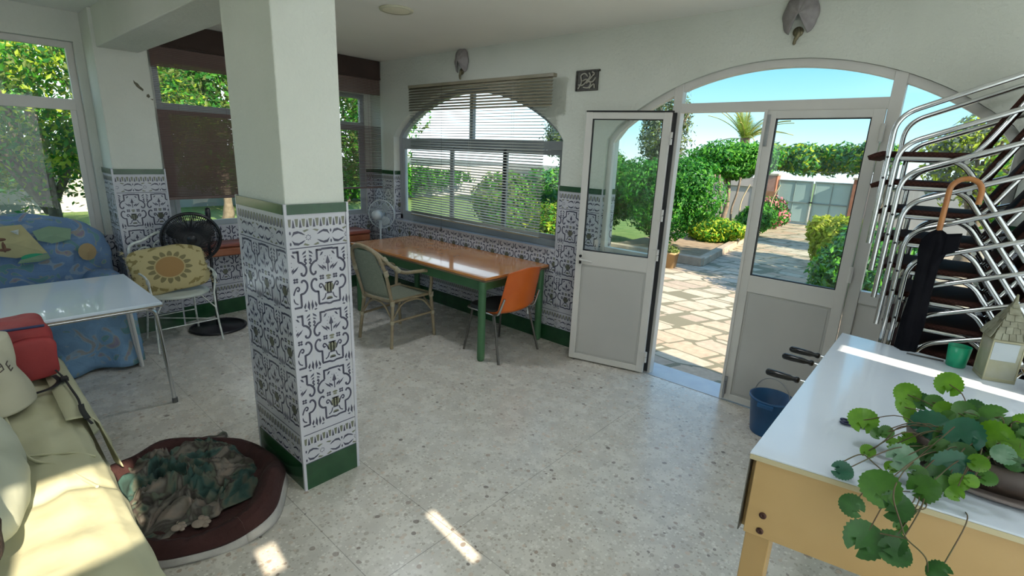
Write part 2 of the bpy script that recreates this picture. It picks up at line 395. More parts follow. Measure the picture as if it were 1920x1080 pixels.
MOTA, MOTB = build_motif()
def build_floral():
    A = []; B = []
    for sx in (1, -1):
        for sy in (1, -1):
            f = lambda x, y: (.62+sx*x, .5+sy*y)
            A.append([f(.03, .08), f(.10, .22), f(.20, .27), f(.31, .16), f(.36, .14), f(.28, .30), f(.18, .40), f(.08, .36)])
            B.append([f(.34, .30), f(.46, .42), f(.40, .46), f(.30, .40)])
    for a in range(8): A += disc((.05+.055*math.cos(a*PI/4), .5+.13*math.sin(a*PI/4)), .016, .035, 5)
    A += disc((.62, .80), .022, .10, 8)+disc((.62, .20), .022, .10, 8)
    return A, B
FLA, FLB = build_floral()
def dado(mb, O, U, Nn, w, z1=1.485, z0=0, phase=0.0, full=True):
    """tile cladding w wide on a wall face; Nn points into the room. materials: 0 tile 1 green 2 ink 3 olive 4 grout"""
    O = Vector(O); U = Vector(U).normalized(); Nn = Vector(Nn).normalized(); th = .008
    P = lambda s, z, d=th: O+U*s+Vector((0, 0, z))+Nn*d
    flip = U.cross(Vector((0, 0, 1))).dot(Nn) < 0
    def quad(s0, s1, a, b, mi, d=th):
        vs = [P(s0, a, d), P(s1, a, d), P(s1, b, d), P(s0, b, d)]
        mb.add(vs, [(3, 2, 1, 0) if flip else (0, 1, 2, 3)], mi)
    def slab(s0, s1, a, b, mi, d=th):
        vs = [P(s0, a, 0), P(s1, a, 0), P(s1, b, 0), P(s0, b, 0), P(s0, a, d), P(s1, a, d), P(s1, b, d), P(s0, b, d)]
        fs = [(4, 5, 6, 7), (0, 1, 5, 4), (1, 2, 6, 5), (2, 3, 7, 6), (3, 0, 4, 7)]
        if flip: fs = [tuple(reversed(f)) for f in fs]
        mb.add(vs, fs, mi)
    top = min(z1, 1.44)
    slab(0, w, .15, top, 0)
    if z0 < .15: slab(0, w, z0, .15, 1, th+.002)
    if z1 > 1.45: slab(0, w, 1.44, z1, 1, th+.006)
    def put(polys, s_, zb, sw, sh, mi):
        for p in polys:
            q = [(s_+x*sw, zb+y*sh) for x, y in p]
            cx = sum(a for a, b in q)/len(q); cz = sum(b for a, b in q)/len(q)
            if cx < .001 or cx > w-.001 or cz > z1-.004: continue
            q = [(min(max(a, 0), w), min(b, z1)) for a, b in q]
            vs = [P(a, b, th+.0008) for a, b in q]
            # orient towards the room
            n = (vs[1]-vs[0]).cross(vs[2]-vs[0])
            if n.dot(Nn) < 0: vs.reverse()
            mb.add(vs, [tuple(range(len(vs)))], mi)
    TW = .2; RH = .313
    k0 = math.floor(-phase/TW)-1
    n = int(w/TW)+3
    for k in range(k0, k0+n+2):
        s_ = phase+k*TW
        if s_+TW < 0 or s_ > w: continue
        for r in range(3):
            if .34+r*RH < z1: put(MOTA, s_, .34+r*RH, TW, RH, 2); put(MOTB, s_, .34+r*RH, TW, RH, 3)
        put(FLA, s_, .155, TW, .085, 2); put(FLB, s_, .155, TW, .085, 3)
        if z1 > 1.38: put(FLA, s_, 1.287, TW, .085, 2); put(FLB, s_, 1.287, TW, .085, 3)
        for zb in (.255, 1.378):
            if zb > z1: continue
            for j in range(6):
                a = j/6
                put([[(a+.01, 0), (a+.075, 0), (a+.05, .8), (a+.035, .8)]], s_, zb, TW, .045, 2)
                put([[(a+.10, .1), (a+.145, .1), (a+.165, .9), (a+.08, .9)]], s_, zb, TW, .045, 3)
        if 0 < s_ < w:
            quad(s_-.001, s_+.001, .15, top, 4, th+.0004)
    for z in (.34+RH, .34+2*RH, .305, 1.375):
        if z < top: quad(0, w, z-.001, z+.001, 4, th+.0004)
    for z in (1.283, .152, .316):
        if z < top: quad(0, w, z-.0022, z+.0022, 2, th+.0008)
DM = [TILE, GREEN, INK, OLIVE, GROUT]
Z = (0, 0, 0)
mb = MB()
dado(mb, (-2.275, 1.02, 0), (0, 1, 0), (1, 0, 0), .295, phase=.085)
dado(mb, (-2.805, 1.02, 0), (1, 0, 0), (0, -1, 0), .53, phase=-.02)
dado(mb, (-2.805, 1.315, 0), (1, 0, 0), (0, 1, 0), .53, phase=-.02)
dado(mb, (-2.805, 1.02, 0), (0, 1, 0), (-1, 0, 0), .295, phase=.085)
for x, y in ((-2.27, 1.015), (-2.27, 1.32), (-2.81, 1.015), (-2.81, 1.32)): mb.box((x-.007, y-.007, 0), (x+.007, y+.007, 1.487), 0)
struct(mb.build('wall_pillar_tiles', DM))
mb = MB()
dado(mb, (-5.45, 1.0, 0), (0, 1, 0), (1, 0, 0), .37, phase=.0)
dado(mb, (-5.80, 1.0, 0), (1, 0, 0), (0, -1, 0), .35, phase=-.05)
for x, y in ((-5.444, .994), (-5.444, 1.375)): mb.box((x-.007, y-.007, 0), (x+.007, y+.007, 1.487), 0)
struct(mb.build('wall_column_tiles', DM))
mb = MB()
dado(mb, (XW, D, 0), (1, 0, 0), (0, -1, 0), -5.254-XW, phase=.10)
dado(mb, (-5.254, D, 0), (1, 0, 0), (0, -1, 0), 2.509, z1=.90)
dado(mb, (-2.745, D, 0), (1, 0, 0), (0, -1, 0), .445, phase=.05)
dado(mb, (.18, D, 0), (1, 0, 0), (0, -1, 0), .8)
for x, n in ((-5.254, 1), (-2.745, -1)): dado(mb, (x, D, 0), (0, 1, 0), (n, 0, 0), .12, z0=.90, phase=-.04)
dado(mb, (-2.30, D, 0), (0, 1, 0), (1, 0, 0), .2, phase=-.05)
dado(mb, (.18, D, 0), (0, 1, 0), (-1, 0, 0), .2, phase=-.05)
for x in (-5.254, -2.745, -2.30): mb.box((x-.008, D-.012, .9 if x < -2.5 else 0), (x+.008, D+.002, 1.487), 0)
mb.box((-5.254, D-.014, .885), (-2.745, D+.19, .905), 0)
struct(mb.build('wall_north_tiles', DM))
mb = MB()
dado(mb, WO, WU, -WN, WL, z1=.93)
for a, b in ((0, .10), (1.0, 1.34), (2.32, WL)): dado(mb, WO+WU*a+Vector((0, 0, 0)), WU, -WN, b-a, z0=.93, phase=.0)
dado(mb, (-5.80, 1.0, 0), (0, -1, 0), (1, 0, 0), 2.6, z1=.88)
struct(mb.build('wall_west_tiles', DM))

# ------------------------------------------------------------------ arched window (window_1) and its frame
def frame_box(mb, x0, x1, z0, z1, y0=3.80, y1=3.85, mi=0): mb.box((x0, y0, z0), (x1, y1, z1), mi)
def arch_band(mb, c, half, w, y0, y1, edge, top, zb, mi=0):
    f = archf(c, half, edge, top); n = 40; vs = []; fs = []
    pts = [(c-half, zb)]+[(c-half+2*half*i/n, f(c-half+2*half*i/n)) for i in range(n+1)]+[(c+half, zb)]
    cz = 1.3
    inn = []
    for x, z in pts:
        dx = c-x; dz = cz-z if z > edge-.01 else 0; l = math.hypot(dx*.8, dz) or 1
        inn.append((x+dx*.8/l*w, z+dz/l*w))
    for (x, z), (xi, zi) in zip(pts, inn): vs += [(x, y0, z), (xi, y0, zi), (xi, y1, zi), (x, y1, z)]
    for i in range(len(pts)-1):
        a = i*4; b = a+4
        fs += [(a, a+1, b+1, b), (a+1, a+2, b+2, b+1), (a+2, a+3, b+3, b+2), (a+3, a, b, b+3)]
    mb.add(vs, fs, mi)
def fan_pane(name, x0, x1, z0, f, y, parent, n=20):
    mb = MB(); vs = []; fs = []
    for i in range(n+1):
        x = x0+(x1-x0)*i/n; z = max(z0, f(x)-.02)
        vs += [(x, y-.002, z0), (x, y-.002, z), (x, y+.002, z), (x, y+.002, z0)]
    for i in range(n):
        a = i*4; b = a+4; fs += [(a, b, b+1, a+1), (a+3, a+2, b+2, b+3), (a+1, b+1, b+2, a+2)]
    mb.add(vs, fs); return mb.build(name, GLASS, parent)
win = bpy.data.objects.new('window_1', None); COL.objects.link(win); struct(win)
mb = MB(); arch_band(mb, -4.0, 1.253, .05, 3.80, 3.86, 1.88, 2.38, .905)
frame_box(mb, -5.25, -2.75, .905, .965); frame_box(mb, -5.2, -2.8, 1.79, 1.87, 3.801, 3.849); frame_box(mb, -4.03, -3.98, 1.87, 2.34, 3.802, 3.848)
for x in (-4.66, -3.99, -3.30): pass
mb.build('window_frame', ALUG, win, bevel=.003)
for i, (x0, x1, y) in enumerate(((-5.20, -4.28, 3.815), (-4.36, -3.50, 3.84), (-3.56, -2.80, 3.84))):
    mb = MB(); mb.box((x0, y-.012, .965), (x0+.05, y+.012, 1.79)); mb.box((x1-.05, y-.012, .965), (x1, y+.012, 1.79)); mb.box((x0+.002, y-.011, .966), (x1-.002, y+.011, 1.01)); mb.box((x0+.002, y-.011, 1.745), (x1-.002, y+.011, 1.789))
    s_ = mb.build('sash', ALUG, win, bevel=.002)
    g = MB(); g.box((x0+.05, y-.003, 1.01), (x1-.05, y+.003, 1.745)); g.build('pane', GLASS, s_)
f = archf(-4.0, 1.253, 1.88, 2.38)
fan_pane('pane', -5.19, -4.03, 1.87, f, 3.83, win); fan_pane('pane', -3.98, -2.81, 1.87, f, 3.83, win)

# west windows
def plain_window(name, O, U, Nn, s0, s1, z0, z1, zt, mull=(), m=ALUG, inset=.06):
    w = bpy.data.objects.new(name, None); COL.objects.link(w); struct(w)
    O = Vector(O); U = Vector(U).normalized(); Nn = Vector(Nn).normalized()
    M = Matrix.Translation(O) @ Matrix((( U.x, Nn.x, 0, 0), (U.y, Nn.y, 0, 0), (0, 0, 1, 0), (0, 0, 0, 1)))
    a, b = inset, inset+.05
    mb = MB()
    mb.box((s0, a, z0), (s0+.05, b, z1), M=M); mb.box((s1-.05, a, z0), (s1, b, z1), M=M)
    mb.box((s0+.002, a+.001, z0+.001), (s1-.002, b-.001, z0+.05), M=M); mb.box((s0+.002, a+.001, z1-.05), (s1-.002, b-.001, z1-.001), M=M); mb.box((s0+.002, a+.001, zt-.045), (s1-.002, b-.001, zt+.045), M=M)
    for q in mull: mb.box((q-.03, a+.002, z0+.002), (q+.03, b-.002, z1-.002), M=M)
    for q0, q1 in zip([s0+.05]+[q+.03 for q in mull], [q-.03 for q in mull]+[s1-.05]):
        mb.box((q0, a-.012, z0+.05), (q0+.04, a, zt-.045), M=M); mb.box((q1-.04, a-.012, z0+.05), (q1, a, zt-.045), M=M)
    mb.build('window_frame', m, w, bevel=.003)
    for q0, q1 in zip([s0+.05]+[q+.03 for q in mull], [q-.03 for q in mull]+[s1-.05]):
        g = MB(); g.box((q0, a+.02, z0+.05), (q1, a+.026, zt-.045), M=M); g.build('pane', GLASS, w)
        g = MB(); g.box((q0, a+.02, zt+.045), (q1, a+.026, z1-.05), M=M); g.build('pane', GLASS, w)
    return w
plain_window('window_2', (-5.80, 1.02, 0), (0, -1, 0), (-1, 0, 0), .08, 1.68, .88, 2.50, 2.0, (.9,), ALU, .06)
plain_window('window_3', WO, WU, WN, 1.34, 2.32, .93, 2.46, 2.02, (), ALUG, .03)
plain_window('window_4', WO, WU, WN, .10, 1.0, .93, 2.36, 1.99, (), ALUG, .02)

# ------------------------------------------------------------------ door frame (structure) and the two door leaves
dr = bpy.data.objects.new('door_1', None); COL.objects.link(dr); struct(dr)
mb = MB(); Y0, Y1 = 3.745, 3.80
arch_band(mb, -1.06, 1.238, .05, Y0, Y1, 1.89, 2.40, 0)
mb.box((-1.765, Y0-.01, 0), (-1.70, Y1, 2.30)); mb.box((-.45, Y0-.01, 0), (-.385, Y1, 2.29))
mb.box((-1.76, Y0-.008, 2.085), (-.39, Y1-.002, 2.15))
for x0, x1 in ((-2.25, -1.765), (-.385, .13)):
    mb.box((x0, Y0+.004, 0), (x1, Y1-.004, .06)); mb.box((x0, Y0+.004, .92), (x1, Y1-.004, 1.0)); mb.box((x0, Y0+.02, .06), (x1, Y1-.02, .92))
mb.build('door_frame', ALU, dr, bevel=.003)
f = archf(-1.06, 1.238, 1.89, 2.40)
fan_pane('pane', -1.70, -.45, 2.15, f, 3.772, dr)
fan_pane('pane', -2.25, -1.765, 1.0, f, 3.772, dr); fan_pane('pane', -.385, .13, 1.0, f, 3.772, dr)
mb = MB(); mb.box((-2.29, 3.71, -.02), (.17, 3.98, .004)); struct(mb.build('door_threshold', mat('pale marble', (.42, .44, .46), .25, var=(.38, .40, .43))))
def door_leaf(loc, rz, w, flip, num):
    """hinge at the local origin, leaf runs along +x*flip"""
    d = bpy.data.objects.new('door_%d' % num, None); COL.objects.link(d); struct(d); d.location = loc; d.rotation_euler = (0, 0, rz)
    X = lambda a, b: (min(a*flip, b*flip), max(a*flip, b*flip))
    def bx(mb, a, b, z0, z1, y0=-.02, y1=.02, mi=0):
        x0, x1 = X(a, b); mb.box((x0, y0, z0), (x1, y1, z1), mi)
    mb = MB(); bx(mb, 0, .06, .012, 2.085); bx(mb, w-.055, w, .012, 2.085); bx(mb, .002, w-.002, .013, .065, -.019, .019); bx(mb, .002, w-.002, .865, .985, -.019, .019); bx(mb, .002, w-.002, 2.035, 2.084, -.019, .019)
    mb.build('leaf_frame', ALU, d, bevel=.004)
    mb = MB(); bx(mb, .06, w-.055, .065, .865, -.010, .010); bx(mb, .075, w-.07, .08, .85, -.014, .014); mb.build('panel', mat('grey door panel', (.47, .46, .44), .45, var=(.44, .43, .41), vscale=2), d, bevel=.004)
    mb = MB()
    for a, b, z0, z1 in ((.06, .066, .985, 2.035), (w-.061, w-.055, .985, 2.035), (.06, w-.055, .985, .991), (.06, w-.055, 2.029, 2.035)): bx(mb, a, b, z0, z1, -.0135, .0135)
    bx(mb, -.01, w, 2.086, 2.097, -.018, .018) if num == 2 else None
    mb.build('gasket', GASK, d)
    mb = MB(); bx(mb, .06, w-.055, .985, 2.035, -.003, .003); mb.build('pane', GLASS, d)
    return d
al = math.atan2(3.514-3.694, -2.374+1.742)
L1 = door_leaf((-1.742, 3.694, 0), al, .657, 1, 2)
mb = MB(); mb.box((.0, -.021, .02), (-.03, -.012, 2.085)); mb.build('hinge_gap_seal', GASK, L1)
for z in (.16, 1.02, 1.33, 1.90):
    mb = MB(); mb.tube([(-.012, .032, z-.045), (-.012, .032, z-.003)], .011); mb.tube([(-.012, .032, z+.003), (-.012, .032, z+.045)], .011); mb.box((-.012, .018, z-.04), (.03, .028, z+.04)); mb.build('hinge', ALU, L1)
mb = MB()
for s_ in (1,):
    mb.box((.595, .02, .86), (.625, .034, .985), 0)
    mb.tube(round_path([(.61, .03, .915), (.61, .065, .915), (.50, .065, .905)], .015), .009, mi=0)
lh = mb.build('lever_handle', ALU, L1, bevel=.002)
mb = MB(); mb.box((.60, .034, .875), (.618, .042, .905)); mb.build('keyhole', BLACK, lh)
mb = MB(); mb.tube([(.61, .02, .94), (.61, .045, .94)], .012); mb.build('lock_cylinder', BLACK, L1)
L2 = door_leaf((-.452, 3.725, 0), 0, .636, -1, 3)
for z in (.2, 1.1, 1.95):
    mb = MB(); mb.tube([(.004, -.03, z-.05), (.004, -.03, z+.05)], .011); mb.build('hinge', ALU, L2)
mb = MB(); mb.box((-.632, -.034, .06), (-.612, -.02, .20)); mb.box((-.632, -.034, 1.86), (-.612, -.02, 2.06)); mb.tube([(-.622, -.04, .03), (-.622, -.04, .16)], .006); mb.build('bolt', STEEL, L2, bevel=.002)
mb = MB(); mb.box((-.655, -.03, .012), (-.634, .012, 2.09)); mb.build('meeting_stile', ALU, L2, bevel=.003)

# ------------------------------------------------------------------ brick-red ledge
RED = mat('brick red glazed clay', (.22, .055, .035), .35, var=(.28, .08, .05), vscale=6)
led = thing('ledge', 'brick-red rounded clay ledge running below the blinds on the left wall', 'ledge', (0, 0, 0))
mb = MB(); A = Vector((-5.36, 3.42, 0)); B = Vector((-5.38, 1.46, 0))
def rung(mb, A, B, depth, z0, z1, ro, mi=0):
    d = (B-A).normalized(); n = Vector((1, 0, 0)); vs = []
    for P0 in (A, B):
        depth = P0.x-(-5.72+(3.72-P0.y)*.0794+.014); prof = [(-depth, z0), (0, z0), (ro, z0+ro*.6), (ro, z1-ro*.6), (0, z1), (-depth, z1)]
        for a, z in prof: vs.append(P0+n*a+Vector((0, 0, z)))
    k = len(prof); mb.add(vs, [(i, (i+1) % k, k+(i+1) % k, k+i) for i in range(k)]+[tuple(range(k-1, -1, -1)), tuple(range(k, 2*k))], mi)
rung(mb, A, B, .28, .73, .775, .02); mb.build('ledge_top', RED, led, bevel=.006)
mb = MB(); rung(mb, A+Vector((-.01, 0, 0)), B+Vector((-.01, 0, 0)), .26, .645, .728, .015); mb.build('ledge_front', mat('orange brown clay', (.26, .075, .03), .45, var=(.32, .11, .05)), led, bevel=.006)
# ================================================================== FURNITURE
# ---- venetian blind over the arched window
SLAT = mat('olive beige painted slat', (.20, .18, .12), .4, var=(.25, .22, .16), vscale=3)
SLAT2 = mat('pale grey green slat', (.52, .54, .50), .4, var=(.47, .49, .45), vscale=3, trl=.35)
bl = thing('venetian_blind', 'olive-beige horizontal-slat blind hanging over the arched window behind the wooden table', 'blind', (-3.82, 3.62, 2.40))
mb = MB()
def slat(mb, x0, x1, y, z, w, tilt, mi=0, dz=0.0, crown=.003):
    c, s = math.cos(tilt), math.sin(tilt); P = []
    for x, zz in ((x0, z), (x1, z+dz)):
        for k in range(4):
            u = (k/3-.5)*w; h = crown*(1-(2*k/3-1)**2)
            P.append((x, y+u*c-h*s, zz+u*s+h*c))
    mb.add(P, [(k, k+1, k+5, k+4) for k in range(3)], mi, True)
k = 0; z = 2.145
mb2 = MB()
for i in range(9): slat(mb2, -4.78, -2.80, 3.60, 2.375-i*.027, .030, .75)
ob = mb2.build('valance_slats', SLAT, bl, solid=.0012); ob.matrix_parent_inverse = Matrix.Translation((3.82, -3.62, -2.40))
def par(ob, root): ob.matrix_parent_inverse = Matrix.Translation(-Vector(root.location)); return ob
mb = MB(); z = 2.13; n = 0
while z > 1.07:
    slat(mb, -4.77, -2.865, 3.61, z, .026, .42 if z < 1.8 else .25, dz=-.012*(2.13-z)); z -= .0262; n += 1
for i in range(5): slat(mb, -4.77, -2.865, 3.61, 1.062-.006*i, .026, .05, dz=-.012)
par(mb.build('slats', SLAT2, bl, solid=.001), bl)
mb = MB(); mb.box((-4.79, 3.59, 2.385), (-2.79, 3.64, 2.415)); mb.box((-4.6, 3.64, 2.39), (-4.56, 3.719, 2.41)); mb.box((-3.0, 3.64, 2.39), (-2.96, 3.719, 2.41)); par(mb.build('head_rail', SLAT, bl, bevel=.003), bl)
mb = MB(); mb.add([(-4.77, 3.595, 1.015), (-2.865, 3.595, 1.0), (-2.865, 3.625, 1.0), (-4.77, 3.625, 1.015), (-4.77, 3.595, 1.03), (-2.865, 3.595, 1.015), (-2.865, 3.625, 1.015), (-4.77, 3.625, 1.03)], [(0, 3, 2, 1), (4, 5, 6, 7), (0, 1, 5, 4), (1, 2, 6, 5), (2, 3, 7, 6), (3, 0, 4, 7)]); par(mb.build('bottom_rail', SLAT, bl, bevel=.002), bl)
for x in (-4.45, -3.82, -3.25):
    for dy in (-.014, .014):
        mb = MB(); mb.tube([(x, 3.61+dy, 2.38), (x, 3.61+dy, 1.02)], .0012, 5); par(mb.build('ladder_cord', SLAT2, bl), bl)
mb = MB(); mb.tube([(-4.22, 3.585, 2.38), (-4.22, 3.585, .93)], .0015, 5); mb.lathe([(.001, .03), (.006, .02), (.012, -.02), (.001, -.022)], 10, (-4.22, 3.585, .92)); par(mb.build('pull_cord', mat('grey cord', (.10, .11, .11), .6), bl), bl)

# ---- brown blinds along the left wall
BRS = mat('dark brown slat', (.13, .080, .070), .45, var=(.15, .10, .09), vscale=2, trl=.12)
BRV = mat('dark brown valance cloth', (.035, .020, .015), .8, var=(.045, .026, .02), vscale=4, bump=.2, bscale=80)
def brown_blind(y0, y1, label, zb, dense, low):
    xa = lambda y: -5.47+(3.70-y)*.01
    b = thing('brown_blind', label, 'blind', (xa((y0+y1)/2), (y0+y1)/2, HC-.005), math.atan(.01), 'brown blinds along the left wall')
    L = (y1-y0)/2
    mb = MB(); mb.box((-.03, -L, -.20), (.0, L, 0)); mb.box((-.036, -L, -.205), (.006, L, -.185)); mb.build('valance', BRV, b, bevel=.003)
    mb = MB(); z = -.215; i = 0
    while HC-.005+z > zb+.02:
        zz = HC+z
        t = 1.1 if zz > 2.36 else (.10 if zz > 2.0 else low)
        w = .0150 if zz < 1.98 else .0150
        c, s = math.cos(t), math.sin(t)
        P = []
        for y in (-L, L):
            for k_ in (-.5, .5): P.append((-.015+k_*w*c, y, z+k_*w*s))
        mb.add(P, [(0, 1, 3, 2)], 0); z -= dense
    mb.build('slats', BRS, b)
    mb = MB(); mb.box((-.025, -L, zb-HC-.002), (-.005, L, zb-HC+.02)); mb.build('bottom_rail', BRS, b, bevel=.003)
    for q in (-.7, 0, .7):
        mb = MB(); mb.tube([(-.004, q*L, -.2), (-.004, q*L, zb-HC)], .001, 5); mb.build('ladder_cord', BRS, b)
    return b
brown_blind(1.385, 2.52, 'dark brown slatted blind above the black fan, between column and pillar', 1.215, .0148, 1.12)
brown_blind(2.54, 3.70, 'dark brown slatted blind in the far corner beside the small white fan', 1.27, .0170, .62)

# ---- shell wall lamps, flush ceiling light, vent plaque
SHELL = mat('mauve grey shell glass', (.24, .215, .22), .5, var=(.29, .265, .265), vscale=30)
def shell_lamp(x, z, sx, label):
    t = thing('shell_wall_lamp', label, 'wall lamp', (x, D, z), 0, 'shell wall lamps above the openings')
    def fn(u, v):
        a = PI*(.0+u*1.0); rr = .125*math.sin(PI*min(1, .12+v*.88)*.5)
        ang = (u-.5)*2.0*PI*.82
        r = v*(.125+.006*abs(math.sin(u*22)))
        px = r*math.sin(ang)*.78; pz = r*math.cos(ang)*1.0
        return Vector((px, -.012-.055*(1-v*v)-.004*math.sin(u*44)*v, pz+.02))
    mb = MB(); mb.grid(fn, 66, 10); mb.build('shell_shade', SHELL, t, solid=.004)
    mb = MB(); mb.lathe([(.001, 0), (.03, 0), (.03, .012), (.001, .014)], 16, M=Matrix.Translation((0, 0, -.075)) @ Matrix.Rotation(PI/2, 4, 'X')); mb.tube(bez([(0, -.01, -.06), (.012, -.035, -.09), (-.004, -.03, -.125), (-.01, -.02, -.15)], 5), [.014]*5+[.012]*5+[.009]*5+[.003]); mb.build('base', mat('aged brass', (.22, .19, .12), .4, metal=.6), t)
    return t
shell_lamp(-4.06, 2.60, 1, 'mauve-grey shell wall lamp above the blind of the arched window')
shell_lamp(-.99, 2.62, 1, 'mauve-grey shell wall lamp above the arched glass of the doorway')
def flush_light(x, y, label, watts):
    t = thing('ceiling_light', label, 'ceiling light', (x, y, HC), 0, None)
    mb = MB(); mb.lathe([(.12, 0), (.125, -.004), (.12, -.012), (.10, -.014)], 36); mb.build('rim', RIMC, t)
    mb = MB(); mb.lathe([(.10, -.012), (.07, -.018), (.001, -.021)], 36); mb.build('diffuser', DIFC, t)
    la = bpy.data.lights.new('ceiling lamp', 'AREA'); la.shape = 'DISK'; la.size = .22; la.energy = watts; la.color = (.88, .95, 1.0)
    lo = bpy.data.objects.new('ceiling_lamp', la); COL.objects.link(lo); lo.parent = t; lo.location = (0, 0, -.03)
RIMC = mat('cream enamel rim', (.62, .60, .45), .4); DIFC = mat('cream diffuser', (.80, .76, .58), .5)
flush_light(-3.38, 2.44, 'round flush cream light in the ceiling beyond the tiled pillar', 6)
flush_light(-3.38, -.45, 'round flush cream fill light added out of view in the ceiling above the sofa', 1.6)  # added fill lamp behind the camera, lifts the sofa corner
flush_light(-.75, 1.75, 'round flush cream fill light added out of view in the ceiling on the doorway side', 4)  # invented lamp outside the view, brightens the middle of the floor
t = thing('vent_plaque', 'small dark square wall plaque with pale twisted tendrils above the open door leaf', 'plaque', (-2.53, D, 2.35))
mb = MB(); mb.box((-.105, -.012, -.078), (.105, 0, .078)); mb.box((-.110, -.018, .068), (.118, 0, .083)); mb.box((-.113, -.018, -.078), (-.098, 0, .078)); mb.build('backing', mat('dark bronze plate', (.02, .018, .014), .5, var=(.05, .045, .03), vscale=40), t, bevel=.003)
mb = MB()
for p in ([(-.08, -.06), (-.05, -.01), (-.06, .04), (-.02, .055), (.01, .03)], [(-.03, -.05), (.02, -.055), (.04, -.02), (.0, .01), (-.04, 0)], [(0, -.02), (.04, .02), (.07, .05), (.05, .065)], [(.02, -.01), (.06, -.01), (.085, .02)], [(-.08, -.03), (-.03, -.03), (.03, .03), (.02, .06)], [(.03, -.06), (.07, -.03), (.08, -.06)]):
    mb.tube(bez([(x, -.018, z) for x, z in p], 5), .006, 6)
mb.build('tendrils', mat('pale bone metal', (.40, .38, .32), .5), t)

# ---- long wooden table
WOODT = mat('varnished orange wood', (.62, .27, .085), .14, var=(.52, .20, .06), vscale=3, coat=.5)
LEGG = mat('green painted wood', (.045, .13, .055), .4, var=(.06, .16, .07), vscale=6)
t = thing('wooden_table', 'long varnished wooden table on green legs under the arched window', 'table', (-3.83, 3.26, 0))
mb = MB(); mb.box((-1.02, -.41, .728), (1.03, .435, .752)); mb.build('tabletop', WOODT, t, bevel=.004)
mb = MB(); mb.box((-1.025, -.415, .715), (1.035, .44, .7275)); mb.build('edge_band', mat('dark wood edge', (.13, .085, .05), .4, var=(.2, .13, .07)), t, bevel=.002)
mb = MB(); mb.box((-.94, -.37, .62), (.96, -.345, .715)); mb.box((-.94, .385, .62), (.96, .41, .715)); mb.box((-.94, -.345, .62), (-.915, .385, .715)); mb.box((.93, -.345, .62), (.955, .385, .715)); mb.build('apron', LEGG, t, bevel=.002)
for x in (-.92, .965):
    for y in (-.375, .40):
        mb = MB(); mb.lathe([(.034, .715), (.034, .02), (.028, 0), (.001, 0)], 20, (x, y, 0)); mb.build('leg', LEGG, t)

# ---- rattan armchair at the table
RAT = mat('grey brown rattan', (.23, .18, .11), .45, var=(.30, .24, .15), vscale=25, bump=.2)
CANVAS = mat('grey green mesh cloth', (.19, .21, .16), .75, var=(.23, .25, .19), vscale=60)
BIND = mat('pale cane binding', (.42, .37, .26), .55, var=(.32, .28, .19), vscale=90)
t = thing('rattan_armchair', 'rattan armchair with grey mesh seat drawn up to the wooden table', 'armchair', (-3.84, 2.72, 0), .10)
def bind(mb, p, r=.020, h=.03, ax=(0, 0, 1)):
    a = Vector(ax).normalized()*h/2; mb.tube([Vector(p)-a, Vector(p)+a], r, 10)
def seatfn(u, v): return Vector(((u-.5)*.43*(1-.12*(1-v)), -.23+v*.46, .425-.018*math.sin(PI*u)*math.sin(PI*v)))
mb = MB(); mb.grid(seatfn, 12, 12); mb.build('seat', CANVAS, t, solid=.008)
mb = MB(); mb.tube(round_path([(-.19, -.23, .425), (-.22, .23, .425), (.22, .23, .425), (.19, -.23, .425), (-.19, -.23, .425)], .06), .015); mb.build('seat_frame', RAT, t)
def backfn(u, v):
    w = .34*(1-.22*v**3); return Vector(((u-.5)*w, -.235-.13*v-.02*math.sin(PI*u), .46+.43*v))
mb = MB(); mb.grid(backfn, 12, 12); mb.build('backrest', CANVAS, t, solid=.008)
hoop = bez([(-.19, -.225, .40), (-.20, -.26, .55), (-.205, -.31, .72), (-.17, -.36, .86), (-.07, -.385, .915), (.07, -.385, .915), (.17, -.36, .86), (.205, -.31, .72), (.20, -.26, .55), (.19, -.225, .40)], 6)
mb = MB(); mb.tube(hoop, .016); mb.build('back_frame', RAT, t)
mb = MB(); mb.tube(bez([(-.235, .20, .42), (-.245, .21, .56), (-.25, .17, .64), (-.25, .02, .665), (-.245, -.13, .69), (-.23, -.25, .76), (-.15, -.36, .885), (0, -.40, .935), (.15, -.36, .885), (.23, -.25, .76), (.245, -.13, .69), (.25, .02, .675), (.25, .17, .655), (.245, .21, .56), (.235, .20, .42)], 6), .0165); mb.build('arm_rail', RAT, t)
for s_ in (-1, 1):
    mb = MB(); mb.tube([(s_*.225, .22, .44), (s_*.245, .25, 0)], [.017, .015]); mb.build('leg', RAT, t)
    mb = MB(); mb.tube([(s_*.195, -.22, .44), (s_*.225, -.27, 0)], [.017, .015]); mb.build('leg', RAT, t)
mb = MB()
for s_ in (-1, 1):
    mb.tube([(s_*.235, .235, .24), (s_*.21, -.245, .24)], .011); mb.tube(bez([(s_*.235, .23, .26), (s_*.22, .10, .39), (s_*.20, -.10, .39), (s_*.205, -.235, .26)], 5), .009)
mb.tube(bez([(-.21, -.24, .26), (-.08, -.235, .39), (.08, -.235, .39), (.21, -.24, .26)], 5), .009); mb.tube(bez([(-.235, .235, .26), (-.08, .235, .39), (.08, .235, .39), (.235, .235, .26)], 5), .009)
mb.build('stretcher', RAT, t)
